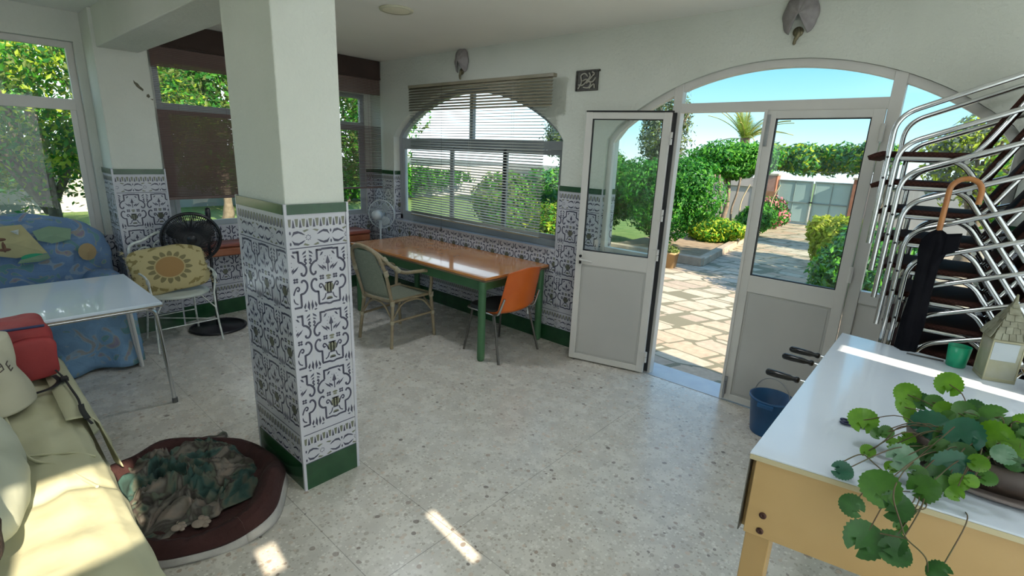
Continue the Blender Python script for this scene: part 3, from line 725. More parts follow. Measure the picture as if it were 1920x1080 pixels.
for s_ in (-1, 1):
    for p, r, h, ax in (((s_*.236, .235, .24), .021, .03, (0, 0, 1)), ((s_*.212, -.247, .24), .021, .03, (0, 0, 1)), ((s_*.228, .225, .42), .023, .045, (0, 0, 1)), ((s_*.197, -.225, .41), .022, .04, (0, 0, 1)),
                        ((s_*.238, -.20, .725), .023, .055, (0, -.6, .5)), ((s_*.21, -.30, .70), .022, .05, (0, -.3, 1)), ((s_*.20, -.30, .82), .021, .04, (0, -.5, .6))):
        mb = MB(); bind(mb, p, r, h, ax); mb.build('cane_binding', BIND, t)

# ---- orange shell chair
ORG = mat('orange plastic shell', (.62, .13, .015), .3, var=(.55, .10, .012), vscale=3)
t = thing('shell_chair', 'orange plastic shell chair tucked under the end of the wooden table', 'chair', (-2.925, 3.19, 0), PI/2)
# local: faces +y (world -x after the quarter turn)
def oback(u, v):
    x = (u-.5)*(.47-.05*v); e = abs(2*u-1)
    if v < .18:
        q = v/.18; y = -.10-.125*math.sin(q*PI/2); z = .405+.055*(1-math.cos(q*PI/2))
    else:
        q = (v-.18)/.82; y = -.225-.075*q; z = .46+.365*q
    z -= .03*max(0, v-.9)/.1*e*e; z += .02*e**3*(1-v)
    return Vector((x, y+.045*e*e*(1-.3*v), z))
mb = MB(); mb.grid(oback, 18, 30); mb.build('back_shell', ORG, t, solid=.007)
mb = MB(); mb.soft((0, .05, .425), (.215, .19, .022), 4, .002, 4, 32, 12); mb.build('seat_pad', mat('dark grey seat pad', (.04, .045, .045), .7), t)
mb = MB(); mb.tube(round_path([(-.21, -.13, .405), (-.21, .23, .405), (.21, .23, .405), (.21, -.13, .405)], .05), .009); mb.build('seat_edge_tube', CHROME, t)
DKS = mat('dark worn steel', (.12, .11, .10), .45, metal=.7)
for sx in (-1, 1):
    mb = MB(); mb.tube([(sx*.19, .17, .40), (sx*.235, .23, 0)], .0105); mb.build('leg', DKS, t)
    mb = MB(); mb.tube([(sx*.225, -.13, .40), (sx*.265, -.235, 0)], .0105); mb.build('leg', DKS, t)
    mb = MB(); mb.tube(round_path([(sx*.225, -.13, .33), (sx*.225, -.12, .41), (sx*.235, -.19, .43), (sx*.225, -.245, .58)], .03), .010); mb.build('back_bracket', CHROME, t)

# ---- white formica table
t = thing('white_table', 'white-topped folding table on steel tube legs in front of the blue armchair', 'table', (-4.19, .38, 0))
LAM = mat('white laminate', (.70, .80, .92), .16, var=(.66, .76, .88), vscale=2, coat=.8)
mb = MB(); mb.box((-.49, -.445, .722), (.49, .445, .742)); mb.build('tabletop', LAM, t, bevel=.004)
mb = MB(); mb.box((-.492, -.447, .712), (.492, .447, .7215)); mb.build('edge_band', mat('beige worn edge', (.36, .32, .26), .6, var=(.25, .22, .18), vscale=30), t, bevel=.002)
for sx in (-1, 1):
    mb = MB(); mb.tube(round_path([(sx*.41, .455, 0), (sx*.41, .42, .69), (sx*.41, -.42, .69), (sx*.41, -.455, 0)], .07, 8), .0125, 12)
    mb.build('leg', CHROME if sx > 0 else ALU, t)
for s_ in (-1, 1):
    mb = MB(); mb.tube([(-.45, s_*.45, 0), (-.45, s_*.40, .69)], .010); mb.build('folding_stay', ALU, t)
RUB = mat('grey rubber', (.12, .12, .12), .7)
for y in (.455, -.455):
    mb = MB(); mb.tube([(.41, y, 0), (.41, y, .035)], .017); mb.build('rubber_foot', RUB, t)

# ---- white wrought iron chair
WIR = mat('white enamelled iron', (.74, .76, .72), .4, var=(.46, .48, .44), vscale=20)
t = thing('white_metal_chair', 'white wrought-metal armchair with scrolled back beside the black fan', 'chair', (-5.03, 1.24, 0), -PI/2+.03)
# local: faces +y ; x across
mb = MB(); mb.lathe([(.001, .012), (.20, .012), (.235, .006), (.24, -.008), (.22, -.014), (.001, -.014)], 36, (0, .0, .45), sx=1.04, sy=1.02); mb.build('seat', mat('white seat pad', (.50, .53, .48), .7, var=(.46, .49, .44)), t)
for sx in (-1, 1):
    mb = MB(); mb.tube(bez([(sx*.25, .235, 0), (sx*.235, .20, .25), (sx*.23, .20, .45)], 5), .0085); mb.build('leg', WIR, t)
    mb = MB(); mb.tube(bez([(sx*.21, -.24, 0), (sx*.19, -.20, .25), (sx*.19, -.20, .45)], 5), .0085); mb.build('leg', WIR, t)
    mb = MB(); mb.tube(bez([(sx*.23, .20, .44), (sx*.245, .21, .56), (sx*.25, .18, .635), (sx*.25, .05, .65), (sx*.245, -.10, .64), (sx*.235, -.21, .62)], 5), .0085)
    mb.tube(arc((sx*.25, .205, .60), .035, -PI/2, PI*1.1, 14, (0, 1, 0), (0, 0, 1)), .006); mb.build('armrest', WIR, t)
mb = MB(); mb.tube(bez([(-.20, -.20, .44), (-.225, -.225, .62), (-.245, -.245, .80), (-.21, -.255, .86), (-.13, -.26, .885), (0, -.265, .945), (.13, -.26, .885), (.21, -.255, .86), (.245, -.245, .80), (.225, -.225, .62), (.20, -.20, .44)], 6), .012); mb.build('back_frame', WIR, t)
mb = MB()
for sx in (-1, 1):
    mb.tube(bez([(sx*.20, -.225, .62), (sx*.205, -.24, .75), (sx*.14, -.25, .825), (sx*.07, -.25, .79), (sx*.06, -.25, .70), (sx*.11, -.245, .66), (sx*.15, -.245, .70), (sx*.12, -.245, .735)], 5), .008)
    mb.tube(bez([(sx*.03, -.22, .46), (sx*.02, -.24, .62), (sx*.05, -.25, .74)], 5), .006)
mb.tube(arc((0, -.255, .82), .055, 0, 2*PI, 20), .006, closed=False); mb.tube(arc((0, -.25, .72), .03, 0, 2*PI, 16), .005)
mb.build('back_scroll', WIR, t)
mb = MB(); mb.tube([(-.235, .215, .20), (.235, .215, .20)], .005); mb.tube([(-.20, -.21, .20), (.20, -.21, .20)], .005); mb.tube([(-.235, .21, .20), (.195, -.21, .20)], .005)
mb.tube([(.235, .205, .30), (.13, .12, .44)], .005); mb.tube([(-.235, .205, .30), (-.13, .12, .44)], .005); mb.build('stretcher', WIR, t)
# cushion with the embroidered sun
def sun_cloth():
    M = bpy.data.materials.new('embroidered cushion cloth'); M.use_nodes = True; nt = M.node_tree; L = nt.links.new; b = nt.nodes['Principled BSDF']; b.inputs['Roughness'].default_value = .9
    tc = N(nt, 'ShaderNodeTexCoord'); sp = N(nt, 'ShaderNodeSeparateXYZ'); L(tc.outputs['Object'], sp.inputs[0])
    def m(op, a, b_=None, c=None):
        n = N(nt, 'ShaderNodeMath', operation=op)
        for i, q in enumerate((a, b_, c)):
            if q is None: continue
            if isinstance(q, (int, float)): n.inputs[i].default_value = q
            else: L(q, n.inputs[i])
        return n.outputs[0]
    x = sp.outputs['X']; z = sp.outputs['Z']
    r = m('SQRT', m('ADD', m('MULTIPLY', x, x), m('MULTIPLY', z, z))); th = m('ARCTAN2', z, x)
    pet = m('ABSOLUTE', m('SINE', m('MULTIPLY', th, 8)))
    lim = m('MULTIPLY_ADD', pet, .045, .098)
    core = m('LESS_THAN', r, .088); ring = m('LESS_THAN', r, .098); petal = m('MULTIPLY', m('LESS_THAN', r, lim), m('GREATER_THAN', pet, .35))
    nz = N(nt, 'ShaderNodeTexNoise'); nz.inputs['Scale'].default_value = 22; L(tc.outputs['Object'], nz.inputs['Vector'])
    corner = m('MULTIPLY', m('GREATER_THAN', r, .185), m('GREATER_THAN', nz.outputs['Fac'], .55))
    cur = (.46, .38, .19, 1)
    prev = None
    for f, c in ((corner, (.24, .19, .07, 1)), (petal, (.20, .17, .08, 1)), (ring, (.42, .33, .16, 1)), (core, (.33, .19, .07, 1))):
        mx = N(nt, 'ShaderNodeMix', data_type='RGBA'); L(f, mx.inputs[0])
        if prev is None: mx.inputs[6].default_value = cur
        else: L(prev, mx.inputs[6])
        mx.inputs[7].default_value = c; prev = mx.outputs[2]
    L(prev, b.inputs['Base Color'])
    n2 = N(nt, 'ShaderNodeTexNoise'); n2.inputs['Scale'].default_value = 150; L(tc.outputs['Object'], n2.inputs['Vector']); bp = N(nt, 'ShaderNodeBump'); bp.inputs['Strength'].default_value = .4; bp.inputs['Distance'].default_value = .004; L(n2.outputs['Fac'], bp.inputs['Height']); L(bp.outputs[0], b.inputs['Normal'])
    return M
cu = thing('sun_cushion', 'cream square cushion with an embroidered sun, leaning on the white metal chair', 'cushion', (-5.04, 1.215, .665))
cu.rotation_euler = (math.radians(-24), math.radians(-7), PI/2-.12); cu.scale = (1.17, 1, 1.0)
# local: face +/-y, x across, z up
def cush(u, v):
    a = u*2*PI; bb = (v-.5)*PI; p = .42
    sp = lambda x, q: math.copysign(abs(x)**q, x)
    x = sp(math.cos(bb), .9)*sp(math.cos(a), p); z = sp(math.cos(bb), .9)*sp(math.sin(a), p); y = math.sin(bb)
    e = max(abs(x), abs(z)); pin = 1+.06*(abs(x*z))
    return Vector((x*.235*pin, y*.062*(1-.75*abs(x*z)**1.5), z*.20*pin+.006*noise.noise(Vector((x*3, y, z*3)))))
mb = MB(); mb.grid(cush, 56, 28); mb.build('cover', sun_cloth(), cu)
rnd = random.Random(3); YARN = mat('cream yarn', (.45, .38, .22), .9)
for sx in (-1, 1):
    mb = MB()
    for sz in (-1, 1):
        for k in range(16):
            a = rnd.uniform(-1, 1); b0 = Vector((sx*.235, 0, sz*.198))
            mb.tube([b0, b0+Vector((sx*rnd.uniform(.01, .035), rnd.uniform(-.012, .012), sz*rnd.uniform(-.012, .025)))], .0014, 4)
    for k in range(70):
        z = rnd.uniform(-.19, .19); mb.tube([(sx*.232, 0, z), (sx*(.242+rnd.random()*.012), rnd.uniform(-.006, .006), z+rnd.uniform(-.008, .008))], .0014, 4)
    mb.build('fringe', YARN, cu)

# ---- fans
def fan_head(t, R, M, body, blade, wires, rim, motor_len=.10, hub=.035, wr=.0014, nw=48):
    """local head frame: axis +z towards the front"""
    mb = MB(); mb.tube(arc((0, 0, 0), R, 0, 2*PI, 48, (1, 0, 0), (0, 1, 0)), rim, 8, M=M); mb.build('rim', body, t)
    mb = MB()
    for side, dpt in ((1, .055), (-1, -.065)):
        for k in range(nw):
            a = 2*PI*k/nw; c, s = math.cos(a), math.sin(a)
            mb.tube([(c*R, s*R, 0), (c*R*.92, s*R*.92, dpt*.75), (c*R*.55, s*R*.55, dpt), (c*hub, s*hub, dpt)], wr, 4, cap=False, M=M)
        for rr in (.30, .62, .90): mb.tube(arc((0, 0, dpt*(1 if rr < .8 else .8)), R*rr, 0, 2*PI, 32, (1, 0, 0), (0, 1, 0)), wr, 4, M=M)
    mb.lathe([(.001, .062), (hub*1.1, .060), (hub*1.2, .05)], 18, M=M); g = mb.build('grille', wires, t)
    mb = MB()
    for k in range(3):
        a0 = 2*PI*k/3
        def bf(u, v, a0=a0):
            r = hub*.9+(R*.86-hub*.9)*v; w = .35+.45*math.sin(PI*min(1, v*.9+.1)); a = a0+(u-.5)*w*1.5
            return M @ Vector((r*math.cos(a), r*math.sin(a), (u-.5)*-.045*(1-.4*v)))
        mb.grid(bf, 6, 8)
    mb.lathe([(.001, .03), (hub*.9, .025), (hub, -.025)], 18, M=M); mb.build('blade', blade, t, solid=.002)
    mb = MB(); mb.lathe([(.02, -.055), (hub*1.5, -.065), (hub*1.6, -.065-motor_len*.7), (hub*1.1, -.065-motor_len), (.001, -.07-motor_len)], 22, M=M); mb.build('motor', body, t)
FB = mat('black fan plastic', (.010, .010, .013), .3, var=(.016, .016, .02))
t = thing('black_fan', 'black pedestal fan with its round cage tilted, behind the white metal chair', 'fan', (-5.16, 1.58, 0))
mb = MB(); mb.lathe([(.001, .035), (.06, .034), (.09, .022), (.23, .012), (.245, .004), (.24, 0)], 40); mb.tube(arc((0, 0, .012), .235, 0, 2*PI, 48, (1, 0, 0), (0, 1, 0)), .013, 8); mb.build('base', FB, t)
mb = MB(); mb.tube([(0, 0, .03), (0, 0, .55)], .016); mb.tube([(0, 0, .53), (0, 0, .86)], .012); mb.lathe([(.022, .50), (.026, .53), (.022, .57)], 16); mb.build('pole', FB, t)
mb = MB(); mb.tube(bez([(0, 0, .84), (.0, .01, .90), (-.01, .02, .96)], 4), .022); mb.lathe([(.001, 1.16), (.02, 1.15), (.024, 1.10), (.016, 1.04), (.014, .95)], 14, (0, .02, 0)); mb.build('neck', FB, t)
Mh = Matrix.Translation((.05, -.15, .90)) @ Matrix.Rotation(-.25, 4, 'Z') @ Matrix.Rotation(PI/2+.15, 4, 'Y') @ Matrix.Rotation(0, 4, 'Z')
FGL = mat('smoky fan blade', (.035, .035, .04), .25)
fan_head(t, .225, Mh, FB, FGL, FB, .014, nw=84, wr=.0030)
FW = mat('white fan plastic', (.52, .56, .58), .35, var=(.48, .52, .54))
FWB = mat('pale grey fan blade', (.34, .38, .40), .3)
t = thing('white_fan', 'small white pedestal fan in the corner behind the wooden table', 'fan', (-5.13, 3.42, 0))
mb = MB(); mb.lathe([(.001, .03), (.05, .03), (.15, .012), (.16, 0)], 32); mb.build('base', FW, t)
mb = MB(); mb.tube([(0, 0, .02), (0, 0, .84)], .011); mb.build('pole', FW, t)
mb = MB(); mb.tube([(0, 0, .82), (0, 0, .92)], .02); mb.build('neck', FW, t)
Mh = Matrix.Translation((0.0, .02, .99)) @ Matrix.Rotation(.5, 4, 'Z') @ Matrix.Rotation(PI/2, 4, 'X') @ Matrix.Rotation(PI, 4, 'Y')
fan_head(t, .165, Mh, FW, FWB, FW, .006, nw=44, wr=.0010)

# ---- armchair under a blue printed cover
def print_cloth(name, base, seed):
    M = bpy.data.materials.new(name); M.use_nodes = True; nt = M.node_tree; L = nt.links.new; b = nt.nodes['Principled BSDF']; b.inputs['Roughness'].default_value = .85
    tc = N(nt, 'ShaderNodeTexCoord'); mp = N(nt, 'ShaderNodeMapping'); mp.inputs['Location'].default_value = (seed, seed*2, 0); L(tc.outputs['Object'], mp.inputs[0])
    def ramp(scale, stops, interp='LINEAR', detail=2, dist=0):
        nz = N(nt, 'ShaderNodeTexNoise'); nz.inputs['Scale'].default_value = scale; nz.inputs['Detail'].default_value = detail; nz.inputs['Distortion'].default_value = dist; L(mp.outputs[0], nz.inputs['Vector'])
        rp = N(nt, 'ShaderNodeValToRGB'); rp.color_ramp.interpolation = interp; L(nz.outputs['Fac'], rp.inputs[0]); e = rp.color_ramp.elements
        e[0].position = stops[0][0]; e[0].color = (*stops[0][1], 1); e[1].position = stops[-1][0]; e[1].color = (*stops[-1][1], 1)
        for p, c in stops[1:-1]: q = e.new(p); q.color = (*c, 1)
        return rp.outputs[0]
    c1 = ramp(3.0, [(.3, base), (.5, tuple(x*1.35 for x in base)), (.7, tuple(x*.7 for x in base))])
    c2 = ramp(6.5, [(.30, (.10, .26, .17)), (.36, (.30, .30, .16)), (.42, (.10, .17, .30)), (.60, (.30, .36, .40)), (.66, (.36, .27, .13)), (.72, (.30, .16, .16))], 'CONSTANT', 1, 1.5)
    nz = N(nt, 'ShaderNodeTexNoise'); nz.inputs['Scale'].default_value = 6.5; nz.inputs['Detail'].default_value = 1; nz.inputs['Distortion'].default_value = 1.5; L(mp.outputs[0], nz.inputs['Vector'])
    f = N(nt, 'ShaderNodeMath', operation='SUBTRACT'); L(nz.outputs['Fac'], f.inputs[0]); f.inputs[1].default_value = .5
    g = N(nt, 'ShaderNodeMath', operation='ABSOLUTE'); L(f.outputs[0], g.inputs[0]); h = N(nt, 'ShaderNodeMath', operation='GREATER_THAN'); L(g.outputs[0], h.inputs[0]); h.inputs[1].default_value = .115
    k = N(nt, 'ShaderNodeMath', operation='MULTIPLY'); L(h.outputs[0], k.inputs[0]); k.inputs[1].default_value = .55
    mx = N(nt, 'ShaderNodeMix', data_type='RGBA'); L(k.outputs[0], mx.inputs[0]); L(c1, mx.inputs[6]); L(c2, mx.inputs[7]); L(mx.outputs[2], b.inputs['Base Color'])
    n2 = N(nt, 'ShaderNodeTexNoise'); n2.inputs['Scale'].default_value = 9; n2.inputs['Detail'].default_value = 3; n2.inputs['Distortion'].default_value = .6; L(tc.outputs['Object'], n2.inputs['Vector'])
    bp = N(nt, 'ShaderNodeBump'); bp.inputs['Strength'].default_value = .6; bp.inputs['Distance'].default_value = .03; L(n2.outputs['Fac'], bp.inputs['Height']); L(bp.outputs[0], b.inputs['Normal'])
    return M
BC = print_cloth('blue childrens print cloth', (.10, .17, .29), 1.0)
PY = mat('pale yellow print', (.42, .38, .20), .85, var=(.36, .33, .18), vscale=9); PG = mat('green print', (.03, .30, .16), .85); PBR = mat('brown print', (.16, .08, .05), .85); PSG = mat('sage print', (.20, .30, .20), .85); PWH = mat('white print', (.50, .53, .50), .85); PTN = mat('tan print', (.34, .24, .12), .85)
t = thing('blue_armchair', 'armchair draped in a blue childrens-print cover under the left window', 'armchair', (-5.15, .31, 0))
# local: faces +x
mb = MB(); mb.soft((-.30, 0, .70), (.20, .57, .42), 3.2, .035, 4, 64, 40, seed=1); mb.build('backrest', BC, t)
mb = MB(); mb.soft((.10, 0, .36), (.36, .36, .16), 3.5, .02, 4, seed=2); mb.build('seat_cushion', BC, t)
for s_ in (-1, 1):
    mb = MB(); mb.soft((.04, s_*.46, .40), (.43, .14, .29), 3.4, .025, 4, 48, 28, seed=3+s_); mb.build('armrest', BC, t)
def skirt(u, v):
    # hangs round front and sides, folds grow towards the floor
    per = [(-.42, -.55), (.44, -.55), (.46, .55), (-.42, .55)]
    d = u*3; i = min(2, int(d)); f = d-i
    a = per[i]; b = per[i+1]; x = a[0]+(b[0]-a[0])*f; y = a[1]+(b[1]-a[1])*f
    n = (0, -1) if i == 0 else ((1, 0) if i == 1 else (0, 1)); w = .012+.035*(1-v)
    o = w*(math.sin(u*62)+.6*math.sin(u*31+1))*(1-v*.6)
    return Vector((x+n[0]*(o+.03*(1-v)), y+n[1]*(o+.03*(1-v)), .015+.015*math.sin(u*23)+(.50+.02*math.sin(u*17))*v))
mb = MB(); mb.grid(skirt, 180, 14); mb.build('skirt', print_cloth('blue childrens print skirt', (.14, .24, .36), 5.0), t, solid=.003)
# the large printed patches of the back, lying on its front skin
def patch(mb, poly, mi, back_x=.205):
    vs = []
    for y, z in poly:
        ny = abs(y)/.57; nz = abs(z-.70)/.42; e = 3.2
        x = -.30+.20*max(.0, 1-ny**e-nz**e)**(1/e)+.034+.004*mi
        vs.append(Vector((x, y, z)))
    c = sum(vs, Vector())/len(vs); c.x = max(v.x for v in vs)+.004
    k = len(vs); mb.add(vs+[c], [(i, (i+1) % k, k) for i in range(k)], mi)
def ell(y, z, a, b, n=14): return [(y+a*math.cos(2*PI*i/n), z+b*math.sin(2*PI*i/n)) for i in range(n)]
mb = MB()
patch(mb, [(-.16, 1.07), (.05, 1.08), (.10, .98), (.16, .86), (-.02, .84), (-.13, .87), (-.145, .97)], 0)
patch(mb, ell(.08, .835, .075, .03), 1); patch(mb, [(.0, .825), (.16, .86), (.17, .82), (.10, .80), (-.02, .80)], 3)
patch(mb, ell(-.07, .91, .035, .012), 2); patch(mb, ell(-.07, .93, .012, .04), 2); patch(mb, ell(-.08, .985, .03, .012), 2)
patch(mb, [(.10, 1.03), (.20, 1.06), (.33, 1.03), (.31, .95), (.20, .93), (.12, .96)], 3); patch(mb, [(-.02, 1.04), (.03, 1.05), (.02, 1.01)], 4)
patch(mb, ell(.40, .84, .06, .07), 5)
mb.build('printed_motif', [PY, PG, PBR, PSG, PWH, PTN], t)
# ---- cream covered sofa in the foreground
CRM = mat('cream cotton cover', (.50, .49, .33), .85, var=(.44, .43, .28), vscale=3, bump=.35, bscale=12)
CRM2 = mat('pale cream quilt', (.48, .50, .40), .85, var=(.43, .45, .35), vscale=4, bump=.3, bscale=14)
t = thing('sofa', 'sofa under a loose cream cotton cover, foreground left', 'sofa', (-2.45, -.10, 0))
def sofa_cover(u, v):
    # u along the length, v from the back of the seat over the front edge to the hem
    x = -1.30+2.50*u; L = [(-.50, .49), (-.25, .505), (.0, .50), (.22, .51), (.31, .50), (.355, .46), (.37, .40), (.375, .28), (.385, .14), (.40, .05)]
    s = v*(len(L)-1); i = min(int(s), len(L)-2); f = s-i
    y = L[i][0]+(L[i+1][0]-L[i][0])*f; z = L[i][1]+(L[i+1][1]-L[i][1])*f
    fold = max(0, (v-.55)/.45)
    y += fold*(.03*math.sin(x*9)+.02*math.sin(x*21+1))+fold*.06*max(0, -x-.25)
    top = 1-fold
    z += top*(.012*noise.noise(Vector((x*3, y*5, 0)))+.010*math.sin(x*2.1))
    # seam ridge between two seat cushions and wrinkles running to it
    z -= .018*math.exp(-((x-.25)/.03)**2)*top
    k = noise.noise(Vector((x*9+y*5, y*14-x*3, 2.0))); z += top*.010*k
    if abs(y-.22) < .06 and v < .6: z += .010*(1-abs(y-.22)/.06)
    return Vector((x, y, z))
mb = MB(); mb.grid(sofa_cover, 150, 60); mb.build('seat_cover', CRM, t, solid=.006)
mb = MB(); mb.box((-1.28, -.50, .10), (1.18, .28, .42)); mb.build('base', mat('dark sofa frame', (.10, .08, .06), .8), t, bevel=.03)
for x in (-1.15, 1.05):
    for y in (-.42, .2):
        mb = MB(); mb.tube([(x, y, 0), (x, y, .12)], .025); mb.build('leg', mat('dark wood foot', (.05, .03, .02), .5), t)
def flap(u, v):
    x = -1.32+.97*u; y = .40+.065*v+.012*math.sin(x*17)*v; z = .505-.30*v-.02*math.sin(u*9)*v
    if v < .12: y = .30+.10*v/.12; z = .516-.012*v/.12
    return Vector((x, y, z))
mb = MB(); mb.grid(flap, 40, 20); mb.build('front_flap', CRM, t, solid=.004)
mb = MB(); mb.tube(bez([(.30, .30, .515), (.05, .22, .520), (-.10, .15, .522), (-.55, .12, .52)], 8), .006, 6); mb.tube(bez([(-.10, .15, .522), (-.02, .28, .515), (.02, .34, .49)], 6), .005, 6); mb.build('seam_piping', CRM, t)
mb = MB(); mb.soft((.0, -.62, .78), (1.20, .16, .36), 4, .03, 3, 64, 28, seed=9); mb.build('backrest', CRM, t)

# pale cream cushion and brown furry cushion at the left edge
t = tag(MB().soft((0, 0, 0), (.42, .13, .12), 2.6, .03, 5, 48, 28, seed=4).build('cream_bolster', CRM2), 'pale cream bolster lying along the back of the sofa seat', 'cushion'); t.location = (-2.35, -.085, .60); t.rotation_euler = (0, 0, -.02)
FUR = mat('dark brown plush', (.030, .016, .012), .95, var=(.05, .028, .02), vscale=60, bump=1, bscale=160)
t = tag(MB().soft((0, 0, 0), (.15, .06, .085), 2.4, .02, 9, 40, 24, seed=6).build('plush_cushion', FUR), 'dark brown plush cushion, half out of frame on the cream bolster', 'cushion'); t.location = (-1.80, -.105, .735); t.rotation_euler = (.2, .05, 0)

# red bag
REDC = mat('red nylon', (.34, .035, .035), .65, var=(.27, .025, .03), vscale=5, bump=.5, bscale=14)
NAVY = mat('navy trim', (.02, .03, .10), .6)
BLK = mat('black webbing', (.012, .012, .012), .7)
t = thing('red_bag', 'red nylon bag with navy edge and black strap on the far end of the sofa', 'bag', (-3.52, .10, .515), .05)
mb = MB(); mb.soft((-.02, 0, .145), (.16, .16, .15), 6.5, .012, 8, 48, 30, seed=5)
mb.build('body', REDC, t)
mb = MB(); mb.soft((.14, .06, .12), (.035, .10, .11), 5, .01, 12, 32, 20, seed=8); mb.build('side_pocket', REDC, t)
mb = MB(); mb.tube(bez([(-.17, -.15, .295), (0, -.155, .30), (.12, -.14, .295), (.14, 0, .293), (.14, .13, .288)], 6), .007, 6); mb.build('zip_edge', NAVY, t)
def strap(mb, pts, w, th=.0025, up=(0, 0, 1)):
    P = bez(pts, 8)
    vs = []
    for i, p in enumerate(P):
        a = P[max(0, i-1)]; b = P[min(len(P)-1, i+1)]; d = (b-a).normalized(); s_ = d.cross(Vector(up)); s_ = (s_.normalized() if s_.length > .01 else Vector((1, 0, 0)))*w/2; n = d.cross(s_).normalized()*th
        vs += [p-s_, p+s_, p+s_+n, p-s_+n]
    fs = []
    for i in range(len(P)-1):
        a = i*4; b = a+4
        for j in range(4): fs.append((a+j, a+(j+1) % 4, b+(j+1) % 4, b+j))
    mb.add(vs, fs, 0, True)
mb = MB(); strap(mb, [(.19, .12, .03), (.24, .13, .012), (.32, .08, .014), (.36, -.02, .02)], .022)
strap(mb, [(.20, .13, .06), (.23, .15, .02), (.36, .15, .010), (.55, .145, .010), (.72, .125, .010), (.86, .13, .012)], .010)
strap(mb, [(.62, .14, .014), (.70, .130, .016), (.80, .128, .014)], .022)
mb.box((.225, .135, .008), (.262, .165, .026)); mb.build('strap', BLK, t)

# cream cloth sack with lettering
SACK = mat('cream cotton sack', (.52, .50, .38), .85, var=(.46, .44, .33), vscale=4, bump=.4, bscale=10)
t = thing('cotton_sack', 'cream cotton sack printed with dark letters, leaning on the red bag', 'bag', (-3.14, -.01, .51), 0)
def sack(u, v):
    a = u*2*PI; b = v
    r = 1.0-.30*b-.12*math.sin(b*9)*math.sin(a*2+1)*.6+.10*noise.noise(Vector((math.cos(a)*1.6, math.sin(a)*1.6, b*3)))
    if b > .94: r *= 1-(b-.94)/.06*.98
    z = .36*b**.9+.018*noise.noise(Vector((a, b*4, 1)))
    if b < .05: r *= .2+.8*b/.05
    return Vector((.19*r*math.cos(a)-.04*b, .145*r*math.sin(a)-.01*b, z))
mb = MB(); mb.grid(sack, 72, 40); mb.build('body', SACK, t)
# letters E, 3, E as raised printed strokes on the side towards the camera
mb = MB(); 
def stroke(mb, c, ux, uz, pts, r=.0028):
    mb.tube([Vector(c)+Vector(ux)*p[0]+Vector(uz)*p[1] for p in pts], r, 5)
def on_sack(a, b): return sack((a/(2*PI)) % 1, b)
def sack_letter(mb, a0, b0, pts, s=.16, rot=.0):
    for ln in pts:
        P = []
        for x, y in ln:
            xx = x*math.cos(rot)-y*math.sin(rot); yy = x*math.sin(rot)+y*math.cos(rot)
            q = on_sack(a0+xx*s*1.6, b0+yy*s); n = Vector((q.x+.03, q.y, 0)).normalized(); P.append(q+n*.002)
        mb.tube(P, .0026, 5)
E_ = [[(1, 0), (0, 0), (0, .5), (0, 1), (1, 1)], [(0, .5), (.8, .5)]]
E3 = [[(0, 0), (.8, .05), (.9, .5), (.8, .95), (0, 1)], [(.1, .5), (.85, .5)]]
sack_letter(mb, .05, .76, E_, .10, .3); sack_letter(mb, .42, .58, E3, .10, .2); sack_letter(mb, .74, .55, E_, .10, .2)
mb.build('printed_letters', mat('brown print ink', (.10, .08, .07), .8), t)

# ---- pet bed with a rumpled blanket
WINE = mat('dark wine plush', (.030, .008, .007), .95, var=(.045, .014, .012), vscale=9, bump=.6, bscale=40)
PIPE = mat('pale grey piping cloth', (.42, .40, .37), .8, var=(.34, .32, .30), vscale=14)
t = thing('pet_bed', 'oval wine-red pet bed with pale edging at the foot of the tiled pillar', 'pet bed', (-2.63, .585, 0), math.radians(8))
RX, RY = .48, .40
def rimr(a): return 1+.03*math.sin(3*a+1)+.02*math.sin(7*a)
def rimz(a): return .085+.02*math.sin(a*2+.6)+.012*math.sin(a*5)+.07*math.exp(-((a-.75)/.35)**2)
def bedfn(u, v):
    a = u*2*PI; k = rimr(a); H = rimz(a)
    pr = [(1.0, .0), (1.06, .03), (1.07, H*.6), (1.02, H), (.95, H+.012), (.87, H*.9), (.80, H*.55), (.74, .045), (.5, .035), (.0, .035)]
    s = v*(len(pr)-1); i = min(int(s), len(pr)-2); f = s-i; r = pr[i][0]+(pr[i+1][0]-pr[i][0])*f; z = pr[i][1]+(pr[i+1][1]-pr[i][1])*f
    z += .012*noise.noise(Vector((math.cos(a)*3, math.sin(a)*3, v*4)))*(1 if z > .02 else 0)+.006*math.sin(a*40)*(1 if .4 < v < .7 else 0)*.5
    return Vector((RX*r*k*math.cos(a), RY*r*k*math.sin(a), max(z, 0.002)))
mb = MB(); mb.grid(bedfn, 110, 45); mb.build('bed_body', WINE, t)
def bandfn(u, v):
    a = u*2*PI; k = rimr(a); H = rimz(a); return Vector((RX*k*(1.085-.02*v)*math.cos(a), RY*k*(1.085-.02*v)*math.sin(a), .004+.006*math.sin(a*9)+(H*.42)*v))
mb = MB(); mb.grid(bandfn, 110, 4); mb.build('outer_band', PIPE, t, solid=.004)
mb = MB(); rn = random.Random(4)
for ox, oy, s in ((.31, -.10, 1), (.26, -.17, .8)):
    for dx, dy, rx in ((0, 0, .026), (-.03, .028, .014), (-.008, .036, .014), (.018, .032, .014), (.036, .014, .013)):
        mb.lathe([(.001, .0045), (rx*.8*s, .004), (rx*s, 0)], 12, (ox+dx*s, oy+dy*s, .062-.02*(dx != 0)*0), sx=1.25)
mb.build('paw_print', mat('pale paw print', (.34, .27, .22), .9), t)
